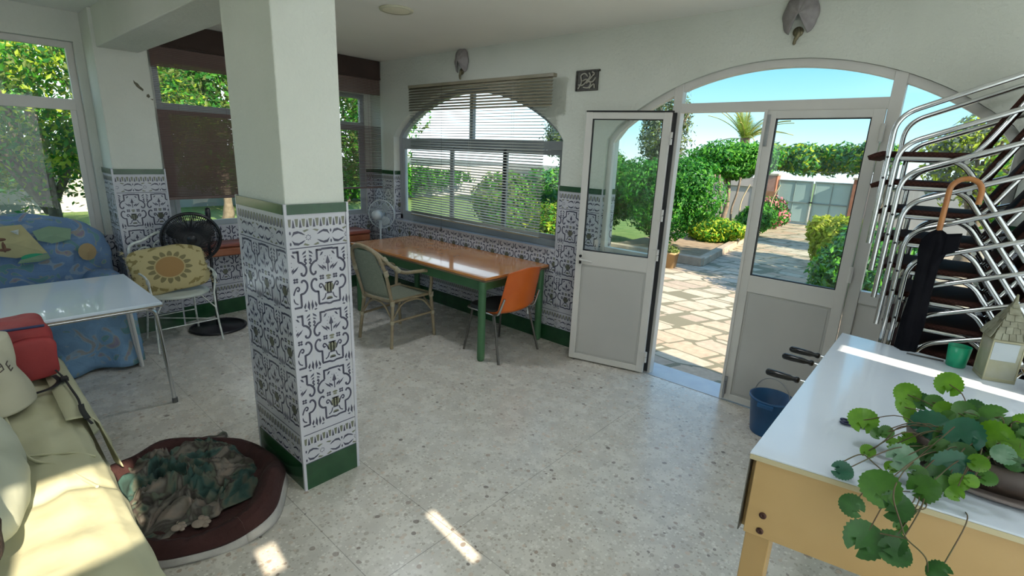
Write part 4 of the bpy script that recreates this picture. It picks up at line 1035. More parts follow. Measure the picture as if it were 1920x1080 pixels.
def blanket_mat():
    M = bpy.data.materials.new('patchwork fleece'); M.use_nodes = True; nt = M.node_tree; L = nt.links.new; b = nt.nodes['Principled BSDF']; b.inputs['Roughness'].default_value = .95
    tc = N(nt, 'ShaderNodeTexCoord'); nz = N(nt, 'ShaderNodeTexNoise'); nz.inputs['Scale'].default_value = 7; nz.inputs['Detail'].default_value = 2; nz.inputs['Distortion'].default_value = 1; L(tc.outputs['Object'], nz.inputs['Vector'])
    rp = N(nt, 'ShaderNodeValToRGB'); L(nz.outputs['Fac'], rp.inputs[0]); e = rp.color_ramp.elements; e[0].position = .32; e[0].color = (.012, .03, .025, 1); e[1].position = .70; e[1].color = (.20, .16, .13, 1)
    for p, c in ((.42, (.03, .075, .065, 1)), (.50, (.10, .11, .08, 1)), (.56, (.05, .04, .035, 1)), (.62, (.14, .13, .11, 1))): q = e.new(p); q.color = c
    L(rp.outputs[0], b.inputs['Base Color']); return M
def blanket(u, v):
    x = (u-.5)*.74-.05; y = (v-.5)*.60; d = max(0, 1-(abs(u-.5)*2)**3-(abs(v-.5)*2)**3)
    wp = Vector((x*5+noise.noise(Vector((x*4, y*4, 5)))*1.2, y*5+noise.noise(Vector((x*4, y*4, 9)))*1.2, 0))
    r = 1-abs(noise.noise(wp*1.4)); r2 = 1-abs(noise.noise(wp*3.2+Vector((3, 1, 0))))
    r3 = 1-abs(noise.noise(wp*2.1+Vector((7, 3, 2))))
    return Vector((x+.05*noise.noise(wp*1.5), y+.05*noise.noise(wp*1.5+Vector((9, 9, 0))), .035+max(0, d)*(-.04+.085*r**4+.06*r2**3+.05*r3**5)))
mb = MB(); mb.grid(blanket, 110, 90); t2 = mb.build('blanket', blanket_mat(), None, solid=.004)
tag(t2, 'crumpled green, grey and beige fleece blanket inside the pet bed', 'blanket'); t2.location = (-2.66, .60, .012)

# ---- board-covered games table with rod handles
WTOP = mat('white laminate board', (.58, .64, .72), .16, var=(.54, .60, .68), vscale=2, coat=.3)
PINE = mat('varnished pine', (.50, .33, .14), .45, var=(.44, .28, .11), vscale=3, bump=.1, bscale=20)
CHIP = mat('cream board edge', (.52, .45, .28), .6)
t = thing('games_table', 'pine games table covered by a white board, foreground right', 'table', (0, 2.35, 0))
pts = [(-.345, -.80), (.47, -.66), (.47, .66), (-.36, .79)]
mb = MB(); mb.poly(pts, .006, M=Matrix.Translation((0, 0, .874))); mb.build('white_board', WTOP, t, bevel=.0015)
mb = MB(); mb.poly([(x*.999, y*.999) for x, y in pts], .018, M=Matrix.Translation((0, 0, .8555))); mb.build('board_edge', CHIP, t, bevel=.002)
mb = MB(); mb.add([(-.330, -.775, .58), (.46, -.64, .58), (.46, -.617, .58), (-.330, -.752, .58), (-.330, -.775, .855), (.46, -.64, .855), (.46, -.617, .855), (-.330, -.752, .855)], [(0, 3, 2, 1), (4, 5, 6, 7), (0, 1, 5, 4), (1, 2, 6, 5), (2, 3, 7, 6), (3, 0, 4, 7)]); mb.build('end_panel', PINE, t, bevel=.003)
mb = MB(); mb.box((-.345, -.745, .58), (-.322, .76, .854)); mb.build('side_panel', PINE, t, bevel=.003)
mb = MB(); mb.box((.44, -.61, .58), (.463, .64, .854)); mb.build('side_panel', PINE, t, bevel=.003)
mb = MB(); mb.box((-.32, .62, .58), (.438, .643, .854)); mb.build('end_panel', PINE, t, bevel=.003)
mb = MB(); mb.box((-.32, -.60, .60), (.438, .615, .615)); mb.build('playing_field', mat('green field board', (.03, .16, .05), .6), t)
mb = MB(); mb.box((-.349, -.772, .575), (-.3455, -.70, .853)); mb.build('corner_strip', mat('grey steel strip', (.20, .20, .19), .35, metal=.8), t)
for x, y in ((-.29, -.72), (.40, -.58), (-.29, .58), (.40, .58)):
    mb = MB(); mb.box((x-.038, y-.03, 0), (x+.038, y+.03, .60)); mb.build('leg', PINE, t, bevel=.003)
bolt = mat('rusty brown bolt', (.08, .03, .02), .5, metal=.3)
dv = Vector((.79, .135, 0)).normalized()
for z in (.662, .604):
    mb = MB(); mb.lathe([(.011, 0), (.011, .004), (.004, .006), (.001, .002)], 16, M=Matrix.Translation((-.283, -.767, z)) @ Matrix.Rotation(PI/2, 4, 'X')); mb.build('bolt', bolt, t)
HND = mat('black bakelite handle', (.010, .010, .011), .22)
for y, z in ((.69, .75), (.545, .75), (.25, .75)):
    mb = MB(); mb.tube([(-.42, y, z), (.42, y, z)], .008); r_o = mb.build('rod', CHROME, t)
    mb = MB(); mb.tube([(-.575, y, z), (-.572, y, z), (-.565, y, z), (-.53, y, z), (-.47, y, z), (-.455, y, z), (-.447, y, z), (-.44, y, z), (-.43, y, z), (-.425, y, z)], [.008, .013, .0165, .0175, .015, .011, .011, .015, .015, .010], 16); mb.build('handle', HND, r_o)

# ---- bucket
BLU = mat('blue rubber bucket', (.010, .07, .19), .4, var=(.012, .085, .22))
t = thing('bucket', 'dark blue bucket with a wire handle on the floor beside the closed door leaf', 'bucket', (-.70, 3.45, 0))
mb = MB(); mb.lathe([(.001, 0), (.095, 0), (.10, .01), (.128, .245), (.136, .247), (.136, .26), (.124, .26), (.095, .02), (.001, .018)], 36); mb.build('body', BLU, t)
mb = MB(); mb.tube(arc((0, 0, .245), .13, 0, PI, 20, (.93, -.37, 0), (0, .25, .97)), .003, 6); mb.tube(arc((0, 0, .245), .13, .95, PI-.95, 10, (.93, -.37, 0), (0, .25, .97)), .0035, 8); mb.build('bail', STEEL, t)
mb = MB(); mb.box((-.05, -.145, .22), (.05, -.125, .25)); mb.build('rim_grip', BLU, t, bevel=.006)

# ---- stack of terrace chairs
WEAVE = None
def weave():
    M = bpy.data.materials.new('brown woven resin'); M.use_nodes = True; nt = M.node_tree; L = nt.links.new; b = nt.nodes['Principled BSDF']; b.inputs['Roughness'].default_value = .85; b.inputs['Specular IOR Level'].default_value = .12
    tc = N(nt, 'ShaderNodeTexCoord'); wv = N(nt, 'ShaderNodeTexChecker'); wv.inputs['Scale'].default_value = 110; L(tc.outputs['Object'], wv.inputs['Vector']); wv.inputs[1].default_value = (.030, .013, .011, 1); wv.inputs[2].default_value = (.062, .027, .021, 1)
    L(wv.outputs['Color'], b.inputs['Base Color'])
    t_ = N(nt, 'ShaderNodeBsdfTranslucent'); t_.inputs[0].default_value = (.55, .25, .16, 1); mx = N(nt, 'ShaderNodeMixShader'); mx.inputs[0].default_value = .12; L(b.outputs[0], mx.inputs[1]); L(t_.outputs[0], mx.inputs[2]); L(mx.outputs[0], nt.nodes['Material Output'].inputs[0])
    return M
WEAVE = weave(); 
# local: x = towards the back of the chair (world +x), y across, z up; front legs at x=0
proto = thing('terrace_chair', '', 'chair', (0, 0, 0), 0, 'aluminium chairs in the tall stack by the door')
HW = .235
def cseat(u, v): return Vector((-.085+.40*u, (v-.5)*.42, .448-.010*math.sin(PI*u)*math.sin(PI*v)-.025*max(0, .12-u)/.12))
mb = MB(); mb.grid(cseat, 14, 12); mb.build('seat', WEAVE, proto, solid=.022)
def cback(u, v):
    return Vector((.325+.20*v**1.1+.03*(1-(2*u-1)**2), (u-.5)*.40*(1-.1*v), .47+.42*v))
mb = MB(); mb.grid(cback, 12, 12); mb.build('backrest', WEAVE, proto, solid=.018)
for s_ in (-1, 1):
    mb = MB(); mb.tube(round_path([(.0, s_*HW, 0), (.0, s_*HW, .625), (.44, s_*HW, .80), (.50, s_*(HW-.03), .80)], .085, 8), .0125, 12); mb.build('front_leg_and_arm', CHROME, proto)
    mb = MB(); mb.tube(round_path([(.05, s_*(HW-.022), .425), (.28, s_*(HW-.022), .425), (.585, s_*(HW+.0), 0)], .07, 6), .0125, 12); mb.build('rear_leg', CHROME, proto)
    mb = MB(); mb.tube(round_path([(.30, s_*(HW-.03), .43), (.35, s_*(HW-.03), .50), (.55, s_*(HW-.045), .90)], .05, 5), .011, 10); mb.build('back_post', CHROME, proto)
    for z in (.43, .33):
        mb = MB(); mb.lathe([(.001, 0), (.006, 0), (.006, .004), (.001, .005)], 8, M=Matrix.Translation((.0, s_*HW-.0125, z)) @ Matrix.Rotation(PI/2, 4, 'X')); mb.build('rivet', BLACK, proto)
mb = MB(); mb.tube([(.0, -HW, .405), (.0, HW, .405)], .010); mb.build('cross_tube', CHROME, proto)
mb = MB(); mb.tube([(.30, -HW+.02, .418), (.30, HW-.02, .418)], .010); mb.build('cross_tube', CHROME, proto)
names = ['lowest', 'second from the bottom', 'third from the bottom', 'fourth from the bottom', 'fifth from the bottom', 'middle, sixth of eleven', 'fifth from the top', 'fourth from the top', 'third from the top', 'second from the top', 'topmost']
for k in range(11):
    c = proto if k == 0 else copy_tree(proto)
    c.location = (-.335+.036*(10-k), 3.395, .1375*k)
    c['label'] = 'aluminium terrace chair with brown woven seat, ' + names[k] + ' in the stack'

# ---- umbrella hanging by its crook
t = thing('umbrella', 'furled black umbrella with a curved wooden handle hanging on the chair stack', 'umbrella', (-.04, 3.09, 1.52))
WDH = mat('varnished wooden crook', (.40, .17, .05), .3, var=(.32, .12, .035), vscale=20)
mb = MB(); mb.tube([(-.03, 0, -.04), (-.03, 0, .12)]+arc((.025, 0, .145), .055, PI, 0, 12)[0:]+[(.08, .0, .09)], .0115, 12); mb.build('handle', WDH, t)
BKC = mat('black umbrella cloth', (.005, .005, .007), .9, var=(.008, .008, .010), vscale=20, spec=.05)
def umb(u, v):
    a = u*2*PI; pr = [(.008, -.035), (.028, -.05), (.050, -.09), (.052, -.14), (.042, -.20), (.040, -.34), (.044, -.50), (.040, -.66), (.012, -.70)]
    s = v*(len(pr)-1); i = min(int(s), len(pr)-2); f = s-i; r = pr[i][0]+(pr[i+1][0]-pr[i][0])*f; z = pr[i][1]+(pr[i+1][1]-pr[i][1])*f
    r *= 1+.14*math.sin(a*4+z*6)+.06*math.sin(a*9)
    return Vector((-.03+r*math.cos(a)+(-.012*(v)), r*.8*math.sin(a)-.0, z))
mb = MB(); mb.grid(umb, 48, 40); mb.build('canopy', BKC, t)
def uflap(u, v): return Vector((.0+.055*u, -.035, -.05-.10*v-.02*u*(1-v)+.03*u))
mb = MB(); mb.grid(uflap, 6, 6); mb.build('loose_flap', BKC, t, solid=.003)
mb = MB(); mb.tube([(-.042, 0, -.70), (-.043, 0, -.745)], .004, 8); mb.build('tip', STEEL, t)

# ---- cup, lantern, box and pen on the white board
ZT = .8805
t = tag(MB().lathe([(.001, 0), (.033, 0), (.036, .004), (.043, .098), (.040, .098), (.034, .008), (.001, .008)], 32).build('green_cup', mat('green plastic', (.0, .26, .13), .35)), 'green plastic cup on the far edge of the white board', 'cup'); t.location = (.112, 3.0, ZT)
t = tag(MB().tube([(-.07, 0, .004), (.07, .01, .004)], [.003, .004], 8).build('stick', mat('dark pencil', (.06, .055, .05), .4)), 'thin dark stick lying at the far edge of the white board', 'stick'); t.location = (.0, 3.01, ZT+.001)
GLY = mat('cloudy yellowish glass', (.42, .42, .28), .25, var=(.50, .50, .40), vscale=12, trans=.35)
STN = mat('grey shingle chips', (.25, .25, .18), .5, var=(.15, .14, .09), vscale=26)
t = thing('house_lantern', 'little glass house lantern with a shingled pointed roof beside the green cup', 'lantern', (.24, 2.955, ZT), .30); t.scale = (1, 1, 1.2)
mb = MB(); w = .055
mb.box((-w, -w, 0), (w, w, .012)); 
for sx in (-1, 1):
    for sy in (-1, 1): mb.box((sx*w-.006*(sx > 0)-.0*(sx < 0), sy*w-.006*(sy > 0), .012), (sx*w+.006*(sx < 0), sy*w+.006*(sy < 0), .15))
mb.box((-w, -w, .148), (w, w, .158)); mb.build('frame', mat('tarnished lantern frame', (.36, .34, .22), .4, metal=.3), t, bevel=.001)
mb = MB()
for a, b in (((-w+.002, -w+.006, .012), (-w+.005, w-.006, .148)), ((w-.005, -w+.006, .012), (w-.002, w-.006, .148)), ((-w+.006, -w+.002, .012), (w-.006, -w+.005, .148)), ((-w+.006, w-.005, .012), (w-.006, w-.002, .148))): mb.box(a, b)
mb.build('glass_wall', GLY, t)
mb = MB(); mb.box((-w+.006, -w-.001, .08), (w-.02, -w+.001, .145)); mb.build('pale_label', mat('pale blue grey sheet', (.40, .45, .48), .4), t)
mb = MB(); rn = random.Random(8)
for side in range(4):
    Mr = Matrix.Rotation(side*PI/2, 4, 'Z')
    mb.add([Mr @ Vector(p) for p in ((-w-.008, -w-.008, .155), (w+.008, -w-.008, .155), (.004, -.004, .29), (-.004, -.004, .29))], [(0, 1, 2, 3)], 0)
    for r in range(6):
        f = r/6; hw = (w+.006)*(1-f); z = .16+.13*f; yy = -(w+.010)*(1-f)-.001
        n = max(1, 5-r)
        for i in range(n):
            x0 = -hw+2*hw*i/n; x1 = x0+2*hw/n*.92; d = rn.uniform(0, .006); up = rn.uniform(.020, .030)
            mb.add([Mr @ Vector(p) for p in ((x0, yy-d, z), (x1, yy-d, z+rn.uniform(-.003, .003)), (x1*.85, yy+.012, z+up), (x0*.85, yy+.012, z+up))], [(0, 1, 2, 3)], 1)
mb.tube([(0, 0, .285), (0, 0, .315)], [.008, .003], 8); mb.build('roof', [mat('dull olive roof', (.20, .19, .11), .5), STN], t, solid=.003)
mb = MB(); mb.lathe([(.001, 0), (.03, 0), (.035, .05), (.02, .08), (.001, .085)], 16, (0, 0, .013)); mb.build('yellow_candle', mat('yellow wax', (.55, .50, .12), .5), t)
t = thing('white_carton', 'small white carton at the right end of the white board', 'box', (.385, 2.86, ZT), .1)
mb = MB(); mb.box((-.045, -.05, 0), (.045, .05, .085)); mb.build('carton_body', mat('white card', (.55, .58, .62), .6), t, bevel=.002)
mb = MB(); mb.box((-.035, -.0508, .045), (-.005, -.0505, .065)); mb.build('dark_mark', BLACK, t)
t = thing('scissors', 'dark blue handled scissors lying on the white board beside the plant', 'scissors', (-.11, 1.99, ZT+.006), .1)
DBL = mat('dark blue plastic', (.01, .015, .06), .35)
for s_ in (-1, 1):
    mb = MB(); mb.tube(bez([(.02, s_*.004, 0), (-.01, s_*.010, 0), (-.05, s_*.020, 0), (-.065, s_*.012, 0), (-.05, s_*.004, 0), (-.01, s_*.004, 0)], 5), .004, 8); mb.build('handle', DBL, t)
mb = MB(); mb.add([(.01, -.004, 0), (.09, .001, 0), (.09, .003, 0), (.01, .006, 0), (.01, -.004, .002), (.09, .001, .002), (.09, .003, .002), (.01, .006, .002)], [(0, 1, 2, 3), (7, 6, 5, 4), (0, 1, 5, 4), (1, 2, 6, 5), (2, 3, 7, 6), (3, 0, 4, 7)]); mb.build('blade', STEEL, t)

# ---- trailing plant in an oval bowl
t = thing('trailing_plant', 'trailing plant with round scalloped leaves in a dark oval bowl on the white board', 'potted plant', (.20, 1.89, ZT))
POT = mat('dark brown glazed bowl', (.045, .028, .022), .4, var=(.06, .04, .03)); RIMM = mat('greyish mauve saucer', (.20, .16, .15), .5)
mb = MB(); mb.lathe([(.001, .012), (.13, .012), (.165, .05), (.175, .105), (.165, .105), (.155, .075), (.001, .07)], 40, sx=1.15, sy=.66); mb.build('bowl', POT, t)
mb = MB(); mb.lathe([(.001, 0), (.16, 0), (.19, .012), (.188, .020), (.165, .016), (.001, .013)], 40, sx=1.15, sy=.66); mb.build('saucer', RIMM, t)
mb = MB(); mb.lathe([(.001, .092), (.10, .088), (.155, .078)], 30, sx=1.15, sy=.66); mb.build('soil', mat('dark soil', (.012, .009, .007), .95, var=(.03, .02, .015), vscale=40, bump=1), t)
PL = [mat('bright leaf', (.13, .30, .015), .45, var=(.09, .23, .012), vscale=30, trl=.4), mat('mid green leaf', (.06, .18, .02), .4, var=(.045, .14, .018), vscale=30, trl=.35), mat('deep green leaf', (.02, .085, .015), .4, var=(.03, .12, .02), vscale=30, trl=.3),
      mat('blue green leaf', (.015, .10, .055), .25, var=(.03, .14, .08), vscale=14, trl=.3), mat('pale silvery leaf', (.22, .34, .24), .3, var=(.10, .22, .12), vscale=26, trl=.3)]
rn = random.Random(11)
def round_leaf(mb, c, nrm, up, r, mi, lobes=11):
    nrm = Vector(nrm).normalized(); up = Vector(up); up = (up-nrm*up.dot(nrm)).normalized(); sd = up.cross(nrm)
    n = 44; vs = [Vector(c)-up*r*.75]
    rings = (.35, .7, 1.0)
    for q in rings:
        for i in range(n):
            a = -PI/2+.22+(2*PI-.44)*i/(n-1)
            rr = r*q*(1+(.055*math.cos(a*lobes*2) if q > .9 else 0))
            x = rr*math.cos(a)*.98; y = rr*math.sin(a)
            h = r*(.10*q*q*math.sin(a*2+1)+.16*q*q*abs(math.cos(a)))-.012*abs(math.cos(a*5.5))*q*r
            vs.append(Vector(c)+sd*x+up*y+nrm*h)
    fs = [(0, 1+i, 2+i) for i in range(n-1)]
    for k in range(2):
        for i in range(n-1): fs.append((1+k*n+i, 1+(k+1)*n+i, 2+(k+1)*n+i, 2+k*n+i))
    mb.add(vs, fs, mi, True)
# world positions relative to the bowl: (x, y, z, radius, material)
CP = Vector((0, 0, 1.75))
def at(px, py, y):
    c = (r_*((px-960)/943)+d_*((py-540)/943)+f_); return CP+c*(y/c.y)-Vector((.20, 1.89, ZT))
LV = [(165,250,62,0,1.86),(400,112,52,0,1.98),(385,180,42,0,1.92),(625,58,52,0,2.02),(545,155,36,1,1.97),(600,200,42,0,1.93),(700,205,46,1,1.93),(865,235,54,1,1.94),(870,330,60,0,1.84),(780,480,38,0,1.74),(745,575,28,0,1.70),(655,640,34,0,1.66),(490,620,62,1,1.66),(255,612,82,1,1.56),(375,450,62,4,1.72),(520,290,78,3,1.86),(710,325,72,3,1.82),(640,500,74,3,1.74),(340,712,64,2,1.55),(105,705,52,2,1.50),(170,885,84,2,1.47),(320,905,58,2,1.49),(335,955,62,2,1.47),(412,722,26,2,1.58),(290,312,30,1,1.82),(190,415,32,0,1.76),(240,320,28,1,1.82),(400,352,34,0,1.82),(935,300,40,1,1.93),(1000,410,46,0,1.84),(915,435,42,4,1.78),(580,400,44,1,1.78),(600,600,44,1,1.70),(680,580,36,0,1.70),(55,520,46,3,1.60),(570,1062,46,2,1.48),(365,820,28,1,1.53),(460,540,40,1,1.70),(540,450,50,2,1.76),(620,350,55,1,1.84),(800,290,44,2,1.90),(760,190,40,2,1.98),(480,150,38,2,1.98),(430,240,36,0,1.90),(330,380,30,0,1.80),(320,500,30,0,1.72),(690,430,50,2,1.78),(560,540,48,2,1.72),(1020,270,40,0,1.96),(970,480,34,2,1.78),(830,560,32,1,1.72),(450,420,40,2,1.80),(660,270,46,0,1.90),(1060,350,50,1,1.90)]
leafs = MB(); stems = MB(); cen = []
for px, py, s, mi, y in LV:
    X, Y = 1560+px/2.842, 700+py/2.842
    p = at(X, Y, y)
    dist = ((p+Vector((.20, 1.89, ZT)))-CP).length; r = s/2.842*dist/1000*.98
    vis = (CP-(p+Vector((.20, 1.89, ZT)))).normalized()
    tilt = Vector((rn.uniform(-.35, .35), rn.uniform(-.35, .35), rn.uniform(.0, .5)))
    round_leaf(leafs, p, vis*1.0+tilt, Vector((rn.uniform(-1, 1), rn.uniform(-.6, .6), rn.uniform(-.2, 1))), r, mi)
    cen.append((p, r))
    root = Vector((p.x*.35+rn.uniform(-.03, .03), max(-.05, min(.05, p.y*.3)), .085)) if p.z > .02 else None
    if root:
        midp = (root+p)/2+Vector((0, 0, .03+.03*rn.random())); stems.tube(bez([root, midp, p-vis*.002], 5), .0016, 5)
    else:
        stems.tube(bez([(max(p.x, -.17)+.03, -.19, -.01), (p.x+.03, -.30, .01), p-vis*.002], 5), .0016, 5)
# extra small leaves filling the middle of the bowl
for i in range(90):
    a = rn.uniform(0, 2*PI); q = rn.random()**.5; p = Vector((.05+.19*q*math.cos(a), .09*q*math.sin(a), .085+rn.uniform(.0, .09)))
    round_leaf(leafs, p, (rn.uniform(-.7, .5), rn.uniform(-.9, .1), rn.uniform(.4, 1)), (rn.uniform(-1, 1), rn.uniform(-1, 1), .2), rn.uniform(.012, .026), rn.choice((0, 1, 1, 2)))
    stems.tube([(p.x*.8, p.y*.8, .08), p], .0014, 4)
leafs.build('leaves', PL, t)
# runners that hang over the table edge
A0 = at(1720, 860, 1.80); 
for path in ([(1790, 800, 1.80), (1720, 860, 1.74), (1690, 890, 1.62), (1675, 930, 1.52), (1690, 985, 1.49)], [(1675, 900, 1.62), (1640, 870, 1.70), (1615, 852, 1.70), (1575, 868, 1.62)], [(1690, 985, 1.49), (1700, 1010, 1.485), (1735, 1045, 1.48), (1740, 1080, 1.48)], [(1760, 800, 1.84), (1690, 800, 1.84), (1660, 825, 1.80), (1640, 840, 1.76)],
             [(1700, 1010, 1.485), (1650, 1000, 1.485)]):
    stems.tube(bez([at(*q) for q in path], 6), .0018, 6)
stems.build('stems', mat('brownish green stem', (.07, .07, .025), .6, var=(.10, .06, .03), vscale=20), t)
# ================================================================== OUTDOORS
def paving():
    M = bpy.data.materials.new('stone paving'); M.use_nodes = True; nt = M.node_tree; L = nt.links.new; b = nt.nodes['Principled BSDF']; b.inputs['Roughness'].default_value = .8
    tc = N(nt, 'ShaderNodeTexCoord'); mp = N(nt, 'ShaderNodeMapping'); mp.inputs['Rotation'].default_value = (0, 0, .25); mp.inputs['Scale'].default_value = (2.3, 3.6, 1); L(tc.outputs['Object'], mp.inputs[0])
    v = N(nt, 'ShaderNodeTexVoronoi', feature='F1', distance='CHEBYCHEV'); v.inputs['Scale'].default_value = 1; v.inputs['Randomness'].default_value = .55; L(mp.outputs[0], v.inputs['Vector'])
    ed = N(nt, 'ShaderNodeTexVoronoi', feature='F2', distance='CHEBYCHEV'); ed.inputs['Scale'].default_value = 1; ed.inputs['Randomness'].default_value = .55; L(mp.outputs[0], ed.inputs['Vector'])
    df = N(nt, 'ShaderNodeMath', operation='SUBTRACT'); L(ed.outputs['Distance'], df.inputs[0]); L(v.outputs['Distance'], df.inputs[1]); le = N(nt, 'ShaderNodeMath', operation='LESS_THAN'); L(df.outputs[0], le.inputs[0]); le.inputs[1].default_value = .07
    sp = N(nt, 'ShaderNodeSeparateColor'); L(v.outputs['Color'], sp.inputs[0]); rp = N(nt, 'ShaderNodeValToRGB'); L(sp.outputs[0], rp.inputs[0]); e = rp.color_ramp.elements; e[0].color = (.50, .36, .26, 1); e[1].color = (.46, .42, .34, 1)
    for p, c in ((.3, (.56, .45, .33, 1)), (.6, (.44, .36, .28, 1)), (.8, (.58, .50, .38, 1))): q = e.new(p); q.color = c
    nz = N(nt, 'ShaderNodeTexNoise'); nz.inputs['Scale'].default_value = 18; nz.inputs['Detail'].default_value = 6; L(tc.outputs['Object'], nz.inputs['Vector']); m0 = N(nt, 'ShaderNodeMix', data_type='RGBA'); m0.blend_type = 'MULTIPLY'; m0.inputs[0].default_value = .5; L(rp.outputs[0], m0.inputs[6]); L(nz.outputs['Fac'], m0.inputs[7])
    mx = N(nt, 'ShaderNodeMix', data_type='RGBA'); L(le.outputs[0], mx.inputs[0]); L(m0.outputs[2], mx.inputs[6]); mx.inputs[7].default_value = (.16, .15, .10, 1); L(mx.outputs[2], b.inputs['Base Color'])
    return M
def gnd(name, x0, x1, y0, y1, z, m): mb = MB(); mb.box((x0, y0, z-.1), (x1, y1, z)); return struct(mb.build(name, m))
gnd('paved_yard', -5.2, 40, D+.21, 26, -.02, paving())
gnd('paved_yard', -5.2, 40, -30, D+.209, -.125, mat('plain concrete', (.30, .29, .27), .9, var=(.26, .25, .23), vscale=2))
gnd('lawn', -60, -5.2, -30, 60, -.05, mat('lawn grass', (.09, .17, .035), .95, var=(.16, .22, .06), vscale=4, bump=.5, bscale=40))
gnd('far_ground', -5.2, 60, 26, 70, -.04, mat('dry ground', (.30, .27, .20), .95))

def leaf_cloud(mb, c, h, n, size, rn, mi=0, shell=.35, flat=.0, noise_amp=.25, mats=1):
    """n small folded leaves through the outer part of a noisy ellipsoid"""
    c = Vector(c)
    for _ in range(n):
        d = Vector((rn.gauss(0, 1), rn.gauss(0, 1), rn.gauss(0, 1))).normalized()
        q = (1-shell)+shell*rn.random()**.5; k = 1+noise_amp*noise.noise(d*2.3+c)+noise_amp*.6*noise.noise(d*5.1+c*2)
        p = c+Vector((d.x*h[0], d.y*h[1], d.z*h[2]))*q*k
        nn = (d+Vector((rn.uniform(-1, 1), rn.uniform(-1, 1), rn.uniform(-.6, 1)))*.8).normalized(); u = nn.orthogonal().normalized(); a = rn.random()*2*PI; w = nn.cross(u); t = u*math.cos(a)+w*math.sin(a); s_ = nn.cross(t); z = size*rn.uniform(.6, 1.3)
        mb.add([p-t*z, p+s_*z*.45-nn*z*.12, p+t*z, p-s_*z*.45-nn*z*.12], [(0, 1, 2, 3)], mi if mats == 1 else rn.randrange(mats), False)
def lm(name, c, v, tr=.45, sc=2.5): return mat(name, c, .55, var=v, vscale=sc, trl=tr)
LF_D = lm('dark hedge leaf', (.012, .12, .012), (.035, .22, .018)); LF_M = lm('mid leaf', (.045, .23, .012), (.11, .36, .018)); LF_Y = lm('yellow green leaf', (.28, .40, .02), (.44, .52, .03))
LF_G = lm('grey green leaf', (.10, .14, .10), (.20, .24, .18)); LF_O = lm('olive leaf', (.07, .12, .02), (.20, .26, .05)); LF_B = lm('blue green leaf', (.03, .14, .06), (.06, .24, .09))
BARK = mat('grey brown bark', (.12, .09, .065), .9, var=(.20, .16, .12), vscale=12, bump=.8, bscale=20)
rn = random.Random(21)
def bush(name, label, x, y, hx, hy, z0, z1, n, size, mats, cat='bush', group=None, trunk=True, blobs=5):
    t = thing(name, label, cat, (x, y, -.03), 0, group)
    mb = MB(); zc = (z0+z1)/2; hz = (z1-z0)/2
    leaf_cloud(mb, (0, 0, zc), (hx*.85, hy*.85, hz*.9), n//2, size, rn, mats=len(mats))
    for k in range(blobs):
        a = 2*PI*k/blobs+rn.random(); f = rn.uniform(.45, .7); leaf_cloud(mb, (hx*f*math.cos(a), hy*f*math.sin(a), zc+hz*rn.uniform(-.35, .45)), (hx*.5, hy*.5, hz*.5), n//2//blobs, size, rn, mats=len(mats))
    mb.build('foliage', mats, t)
    mb = MB()
    for k in range(3):
        a = rn.random()*6; mb.tube(bez([(0, 0, 0), (.05*math.cos(a), .05*math.sin(a), zc*.5), (hx*.3*math.cos(a), hy*.3*math.sin(a), zc)], 5), [.05]*5+[.04]*5+[.02]*1, 7)
    mb.build('trunk', BARK, t)
    return t
bush('clipped_bush', 'big rounded dark green bush nearest the doorway, seen past the open leaf', -4.45, 9.6, .95, .8, .10, 1.95, 15000, .040, [LF_D, LF_M, LF_D], group=None)
bush('tall_bush', 'tall leafy bush seen through the glass of the open door leaf', -6.2, 10.1, .95, .85, .15, 2.05, 12000, .045, [LF_D, LF_M, LF_O])
bush('low_shrub', 'low bright green shrub on the kerb right of the rounded bush', -4.05, 11.3, .75, .5, .0, .62, 5000, .05, [LF_M, LF_Y])
bush('low_shrub', 'darker low shrub beside the left gate pillar', -3.85, 13.6, .45, .5, .0, .85, 3500, .06, [LF_D, LF_M])
bush('flowering_shrub', 'small shrub with pink flowers against the left gate pillar', -4.0, 15.4, .5, .5, .0, .95, 3000, .06, [LF_D, LF_M, mat('pink petal', (.50, .12, .16), .6)])
bush('yellow_shrub', 'yellow-green shrub right of the driveway in front of the gate', -1.62, 10.4, .42, .5, .0, .98, 4200, .055, [LF_Y, LF_Y, lm('pale yellow leaf', (.40, .45, .04), (.5, .5, .08))])
bush('shrub_by_window', 'leafy yellow-green shrub outside the right end of the arched window', -3.95, 5.3, .50, .40, .0, 1.25, 6500, .032, [LF_O, LF_M, LF_Y], blobs=4)
bush('climbing_plant', 'green leafy bush behind the stacked chairs, through the right sidelight', -.75, 7.6, .65, .5, .0, 1.15, 7000, .045, [LF_M, LF_B])
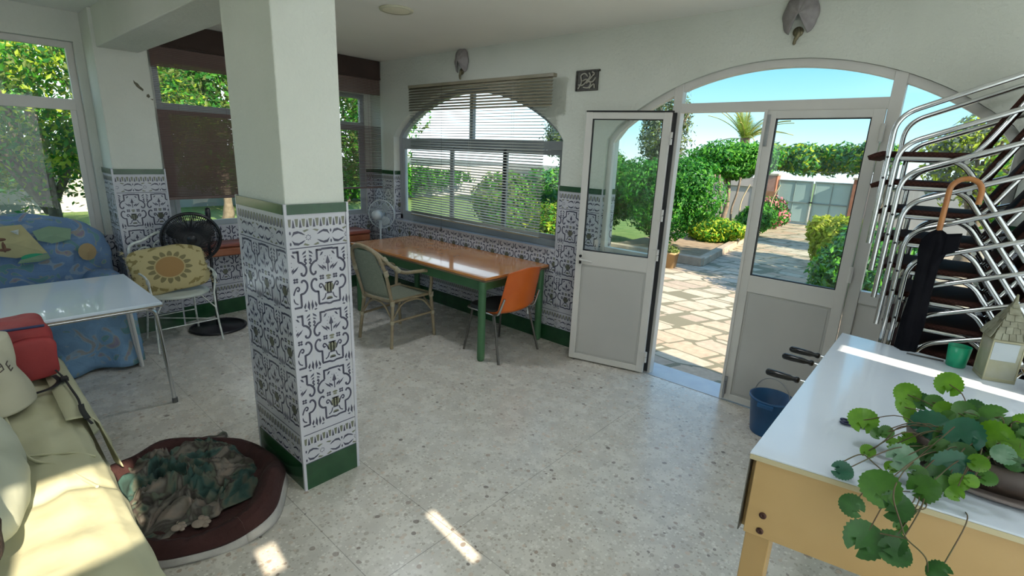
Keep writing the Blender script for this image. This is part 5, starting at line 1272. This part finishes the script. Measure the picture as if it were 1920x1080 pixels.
def tree(name, label, x, y, h0, crown, n, size, mats, lean=0, group=None, cat='tree', tr=.12):
    t = thing(name, label, cat, (x, y, -.05), 0, group); hz = crown[2]; zc = h0+hz
    mb = MB(); leaf_cloud(mb, (lean, 0, zc), crown, n//3, size, rn, mats=len(mats), shell=.6)
    for k in range(9):
        d = Vector((rn.uniform(-1, 1), rn.uniform(-1, 1), rn.uniform(-.8, .8))).normalized(); leaf_cloud(mb, (lean+d.x*crown[0]*.7, d.y*crown[1]*.7, zc+d.z*crown[2]*.7), (crown[0]*.42, crown[1]*.42, crown[2]*.38), n*2//27, size, rn, mats=len(mats), shell=.8, noise_amp=.4)
    mb.build('crown', mats, t)
    mb = MB(); mb.tube(bez([(0, 0, 0), (.1, .05, h0*.6), (lean*.6, 0, zc)], 5), [tr]*5+[tr*.7]*5+[tr*.5], 9)
    for k in range(4):
        a = rn.random()*6; mb.tube(bez([(lean*.3, 0, h0*.9), (lean+crown[0]*.4*math.cos(a), crown[1]*.4*math.sin(a), zc), (lean+crown[0]*.8*math.cos(a), crown[1]*.8*math.sin(a), zc+hz*.4)], 4), [tr*.5]*4+[tr*.3]*4+[tr*.1], 6)
    mb.build('trunk', BARK, t); return t
tree('eucalyptus_tree', 'tall thin grey-green tree left of the palm, beyond the rounded bush', -7.0, 14.6, .9, (.75, .7, 1.55), 7000, .06, [LF_G, LF_G, LF_O])
tree('eucalyptus_tree', 'loose grey-green tree seen through the open door leaf', -9.4, 13.4, 1.4, (1.0, .9, 1.25), 5000, .065, [LF_G, LF_O])
tree('round_tree', 'dense round green tree on thin trunks in front of the palm', -4.95, 14.2, 1.36, (1.15, .8, .50), 14000, .06, [LF_D, LF_M, LF_M], tr=.07)
# vine over the gate
t = thing('vine_arbour', 'green vine canopy on wires over the grey gate', 'vine', (-3.2, 15.9, -.03))
mb = MB()
for k in range(16):
    leaf_cloud(mb, (-1.35+.185*k, rn.uniform(-.25, .25), 1.92+rn.uniform(-.12, .20)), (.42, .42, .33), 900, .075, rn, mats=4, shell=.8, noise_amp=.4)
mb.build('canopy', [LF_M, LF_B, LF_B, LF_Y], t)
mb = MB(); mb.tube([(-1.4, 0, 1.62), (1.75, 0, 1.62)], .015, 6); mb.build('wire', STEEL, t)
for x in (-1.30, 1.62):
    mb = MB()
    for k in range(3): mb.tube(bez([(x+.05*k, 0, 0), (x-.06+.07*k, .03*k, .6), (x+.06-.04*k, 0, 1.2), (x+.02*k, 0, 1.8)], 5), .028, 7)
    mb.build('trunk', BARK, t)
# thin trunks and stakes of the garden bed
for k, (x, y, h, lx) in enumerate(((-4.95, 13.2, 1.45, .05), (-4.72, 13.3, 1.45, -.10), (-4.45, 13.6, 1.40, .06), (-4.30, 13.4, 1.25, .22), (-4.05, 13.8, 1.30, .12), (-3.85, 14.4, 1.25, .2))):
    t = tag(MB().tube(bez([(0, 0, 0), (.06 if k % 2 else -.05, 0, h*.4), (lx*.4, 0, h*.7), (lx, 0, h)], 5), .028 if k < 3 else .016, 7).build('bare_sapling' if k < 3 else 'garden_cane', BARK if k < 3 else mat('pale cane', (.38, .32, .20), .8)), ['bare dark stem, leftmost in the bed before the white wall', 'bare dark stem, second from the left in the bed', 'bare dark stem, third from the left in the bed', 'pale cane leaning in the bed left of the gate', 'pale cane nearest the low shrubs left of the gate', 'pale cane closest to the brick gate pillar'][k], 'sapling' if k < 3 else 'cane'); t.location = (x, y, -.02)
# palm
t = thing('palm_tree', 'palm with yellow-green fronds rising behind the round tree', 'palm tree', (-6.35, 19.5, -.05))
mb = MB(); mb.tube(bez([(0, 0, 0), (.05, 0, 1.4), (0, 0, 2.65)], 6), .17, 10); mb.build('trunk', BARK, t)
mb = MB()
for k in range(26):
    a = 2*PI*k/26+rn.uniform(-.1, .1); el = rn.uniform(.15, 1.35); Lf = rn.uniform(1.4, 1.9); P = []
    for i in range(15):
        s_ = i/14; rr = Lf*s_*math.cos(el)*(1+.1*s_); zz = 2.6+Lf*s_*math.sin(el)-.75*s_*s_*(1.1-el*.4); P.append(Vector((rr*math.cos(a), rr*math.sin(a), zz)))
    mb.tube(P, .014, 5, mi=1)
    for i in range(1, 15):
        d = (P[i]-P[i-1]).normalized(); sd = Vector((-math.sin(a), math.cos(a), 0))
        for q in (-1, 1):
            for off in (0, .5):
                b0 = P[i-1].lerp(P[i], off); tip = b0+(sd*q*.8+d*.7+Vector((0, 0, -.12))).normalized()*.36*math.sin(PI*min(.95, .25+i/16)); mb.add([b0-d*.018, tip, b0+d*.018], [(0, 1, 2)], 0)
mb.build('fronds', [lm('palm frond', (.24, .32, .04), (.12, .22, .04)), mat('frond rib', (.32, .30, .08), .6)], t)
# gate, pillars, boundary wall
GATE = mat('pale blue grey sheet metal', (.38, .52, .54), .5, var=(.34, .48, .50), vscale=1.5)
GATF = mat('darker grey gate bar', (.20, .26, .27), .5)
t = thing('metal_gate', 'pale blue-grey double sheet-metal gate at the end of the driveway', 'gate', (-3.50, 17.5, -.02))
for x0, x1 in ((-.98, -.02), (.02, .98)):
    mb = MB(); mb.box((x0, -.015, .04), (x1, .015, 1.31)); p = mb.build('gate_panel', GATE, t)
    mb = MB(); mb.box((x0, -.035, .04), (x0+.04, -.014, 1.31)); mb.box((x1-.04, -.035, .04), (x1, -.014, 1.31)); mb.box((x0+.04, -.034, 1.27), (x1-.04, -.014, 1.31)); mb.box((x0+.04, -.034, .04), (x1-.04, -.014, .09)); mb.box((x0+.04, -.034, .64), (x1-.04, -.014, .68)); mb.box(((x0+x1)/2-.012, -.025, .09), ((x0+x1)/2+.012, -.014, 1.27)); mb.build('gate_bar', GATF, p, bevel=.004)
mb = MB(); mb.box((-.05, -.06, .66), (.05, -.035, .70)); mb.build('latch', BLACK, t)
BRK = mat('weathered red brick', (.26, .10, .06), .85, var=(.34, .15, .10), vscale=6, bump=.4)
for x, w, lab in ((-4.66, .16, 'red brick gate pillar left of the grey gate'), (-2.34, .16, 'red brick gate pillar right of the grey gate')):
    t = thing('gate_pillar', lab, 'pillar', (x, 17.5, -.02)); mb = MB(); mb.box((-w, -.16, 0), (w, .16, 1.42)); mb.build('shaft', BRK, t, bevel=.01)
    mb = MB(); mb.box((-w-.03, -.19, 1.42), (w+.03, .19, 1.48)); mb.build('cap', mat('pillar cap stone', (.40, .36, .30), .8), t, bevel=.01)
WW = mat('whitewashed wall', (.46, .43, .42), .85, var=(.40, .38, .37), vscale=1.2)
mb = MB(); mb.box((-24, 17.4, -.05), (-4.83, 17.6, 1.02)); mb.box((-24, 17.36, 1.02), (-4.83, 17.64, 1.30)); struct(mb.build('boundary_wall', WW))
mb = MB(); mb.box((-2.17, 17.4, -.05), (20, 17.6, 1.30)); struct(mb.build('boundary_wall', WW))
mb = MB(); mb.box((-16.2, -14, -.05), (-16.0, 17.4, 1.15)); struct(mb.build('boundary_wall', WW))
# kerb of the bed with its soil, stone blocks, clay pot
STONE = mat('pale kerb stone', (.40, .33, .25), .85, var=(.30, .24, .18), vscale=5, bump=.5)
mb = MB(); mb.box((-5.1, 8.55, -.02), (-3.2, 8.70, .13)); 
M_ = Matrix.Translation((-3.25, 8.62, 0)) @ Matrix.Rotation(math.radians(97), 4, 'Z'); mb.box((0, -.07, -.02), (8.6, .07, .11), M=M_); struct(mb.build('bed_kerb', STONE, bevel=.01))
mb = MB(); mb.add([(-5.2, 8.7, -.015), (-3.35, 8.7, -.015), (-4.3, 17.3, -.015), (-5.2, 17.3, -.015), (-5.2, 8.7, .05), (-3.35, 8.7, .05), (-4.3, 17.3, .05), (-5.2, 17.3, .05)], [(4, 5, 6, 7), (0, 1, 5, 4), (1, 2, 6, 5), (2, 3, 7, 6), (3, 0, 4, 7)]); struct(mb.build('bed_soil', mat('dry bed soil', (.22, .16, .10), .95, var=(.30, .23, .15), vscale=6)))
t = thing('stone_block', 'square tan stone planter block at the corner of the garden bed', 'planter', (-3.55, 8.05, -.02)); mb = MB(); mb.lathe([(.001, 0), (.13, 0), (.16, .24), (.17, .24), (.17, .27), (.14, .27), (.13, .22), (.001, .21)], 4, M=Matrix.Rotation(PI/4+.1, 4, 'Z')); mb.build('planter_body', mat('tan clay', (.36, .24, .12), .8), t)
mb = MB(); leaf_cloud(mb, (0, 0, .30), (.14, .14, .08), 260, .03, rn, mats=1); mb.build('planter_foliage', LF_O, t)
# driveway trees that throw the band of shade, out on the east side
tree('shade_tree', 'spreading tree east of the yard that shades the paving', 2.9, 8.3, 2.7, (1.6, 1.1, .85), 9000, .08, [LF_M, LF_O], tr=.16)
tree('garden_tree', 'thin grey-green tree seen past the upper right of the stacked chairs', .1, 12.5, 1.1, (.9, .7, .9), 4500, .06, [LF_G, LF_Y])
tree('garden_tree', 'yellow-green tree behind the backs of the stacked chairs', 1.0, 10.0, .6, (.9, .7, .9), 6000, .06, [LF_Y, LF_M])
# west garden
tree('leafy_tree', 'large leafy tree with yellow-green leaves outside the big left window', -8.9, .9, .9, (1.7, 1.9, 1.35), 26000, .042, [LF_M, LF_D, LF_Y, LF_O], tr=.10)
tree('leafy_tree', 'dark green tree behind the leafy one, outside the big left window', -14.6, -1.2, .3, (2.2, 3.0, 1.7), 22000, .07, [LF_D, LF_O, LF_B])
tree('leafy_tree', 'dark green tree beyond the left brown blind', -12.4, 4.2, .8, (1.9, 1.3, 1.9), 17000, .065, [LF_D, LF_O, LF_M])
tree('leafy_tree', 'green tree beyond the blind in the far corner', -12.4, 7.9, .8, (1.8, 1.4, 2.0), 15000, .065, [LF_D, LF_O, LF_M])
bush('hedge', 'green hedge across the lawn beyond the left windows', -15.3, 9.0, .5, 5.0, 0, 1.35, 9000, .09, [LF_D, LF_M], blobs=8)
bush('garden_bush', 'mid green bush beyond the lawn, left half of the arched window', -8.6, 11.2, 1.1, .9, 0, 1.5, 6000, .07, [LF_B, LF_M])
bush('garden_bush', 'olive bush beyond the lawn, middle of the arched window', -7.6, 8.3, .8, .7, 0, 1.45, 6000, .06, [LF_O, LF_M])
# overhead wires
t = tag(MB().tube([(-12, 24, 6.2), (12, 22, 6.6)], .018, 5).build('overhead_wire', BLACK), 'upper thin overhead wire across the sky above the doorway', 'wire', None)
t = tag(MB().tube([(-12, 24, 5.9), (12, 22, 6.15)], .018, 5).build('overhead_wire', BLACK), 'lower thin overhead wire across the sky above the doorway', 'wire', None)
for x in (-12, 12):
    y = 24 if x < 0 else 22
    t = tag(MB().tube([(x, y, -.05), (x, y, 6.9)], .11, 10).build('wire_pole', mat('wooden pole', (.15, .12, .09), .9)), 'wooden pole at the %s end of the overhead wires' % ('left' if x < 0 else 'right'), 'pole')
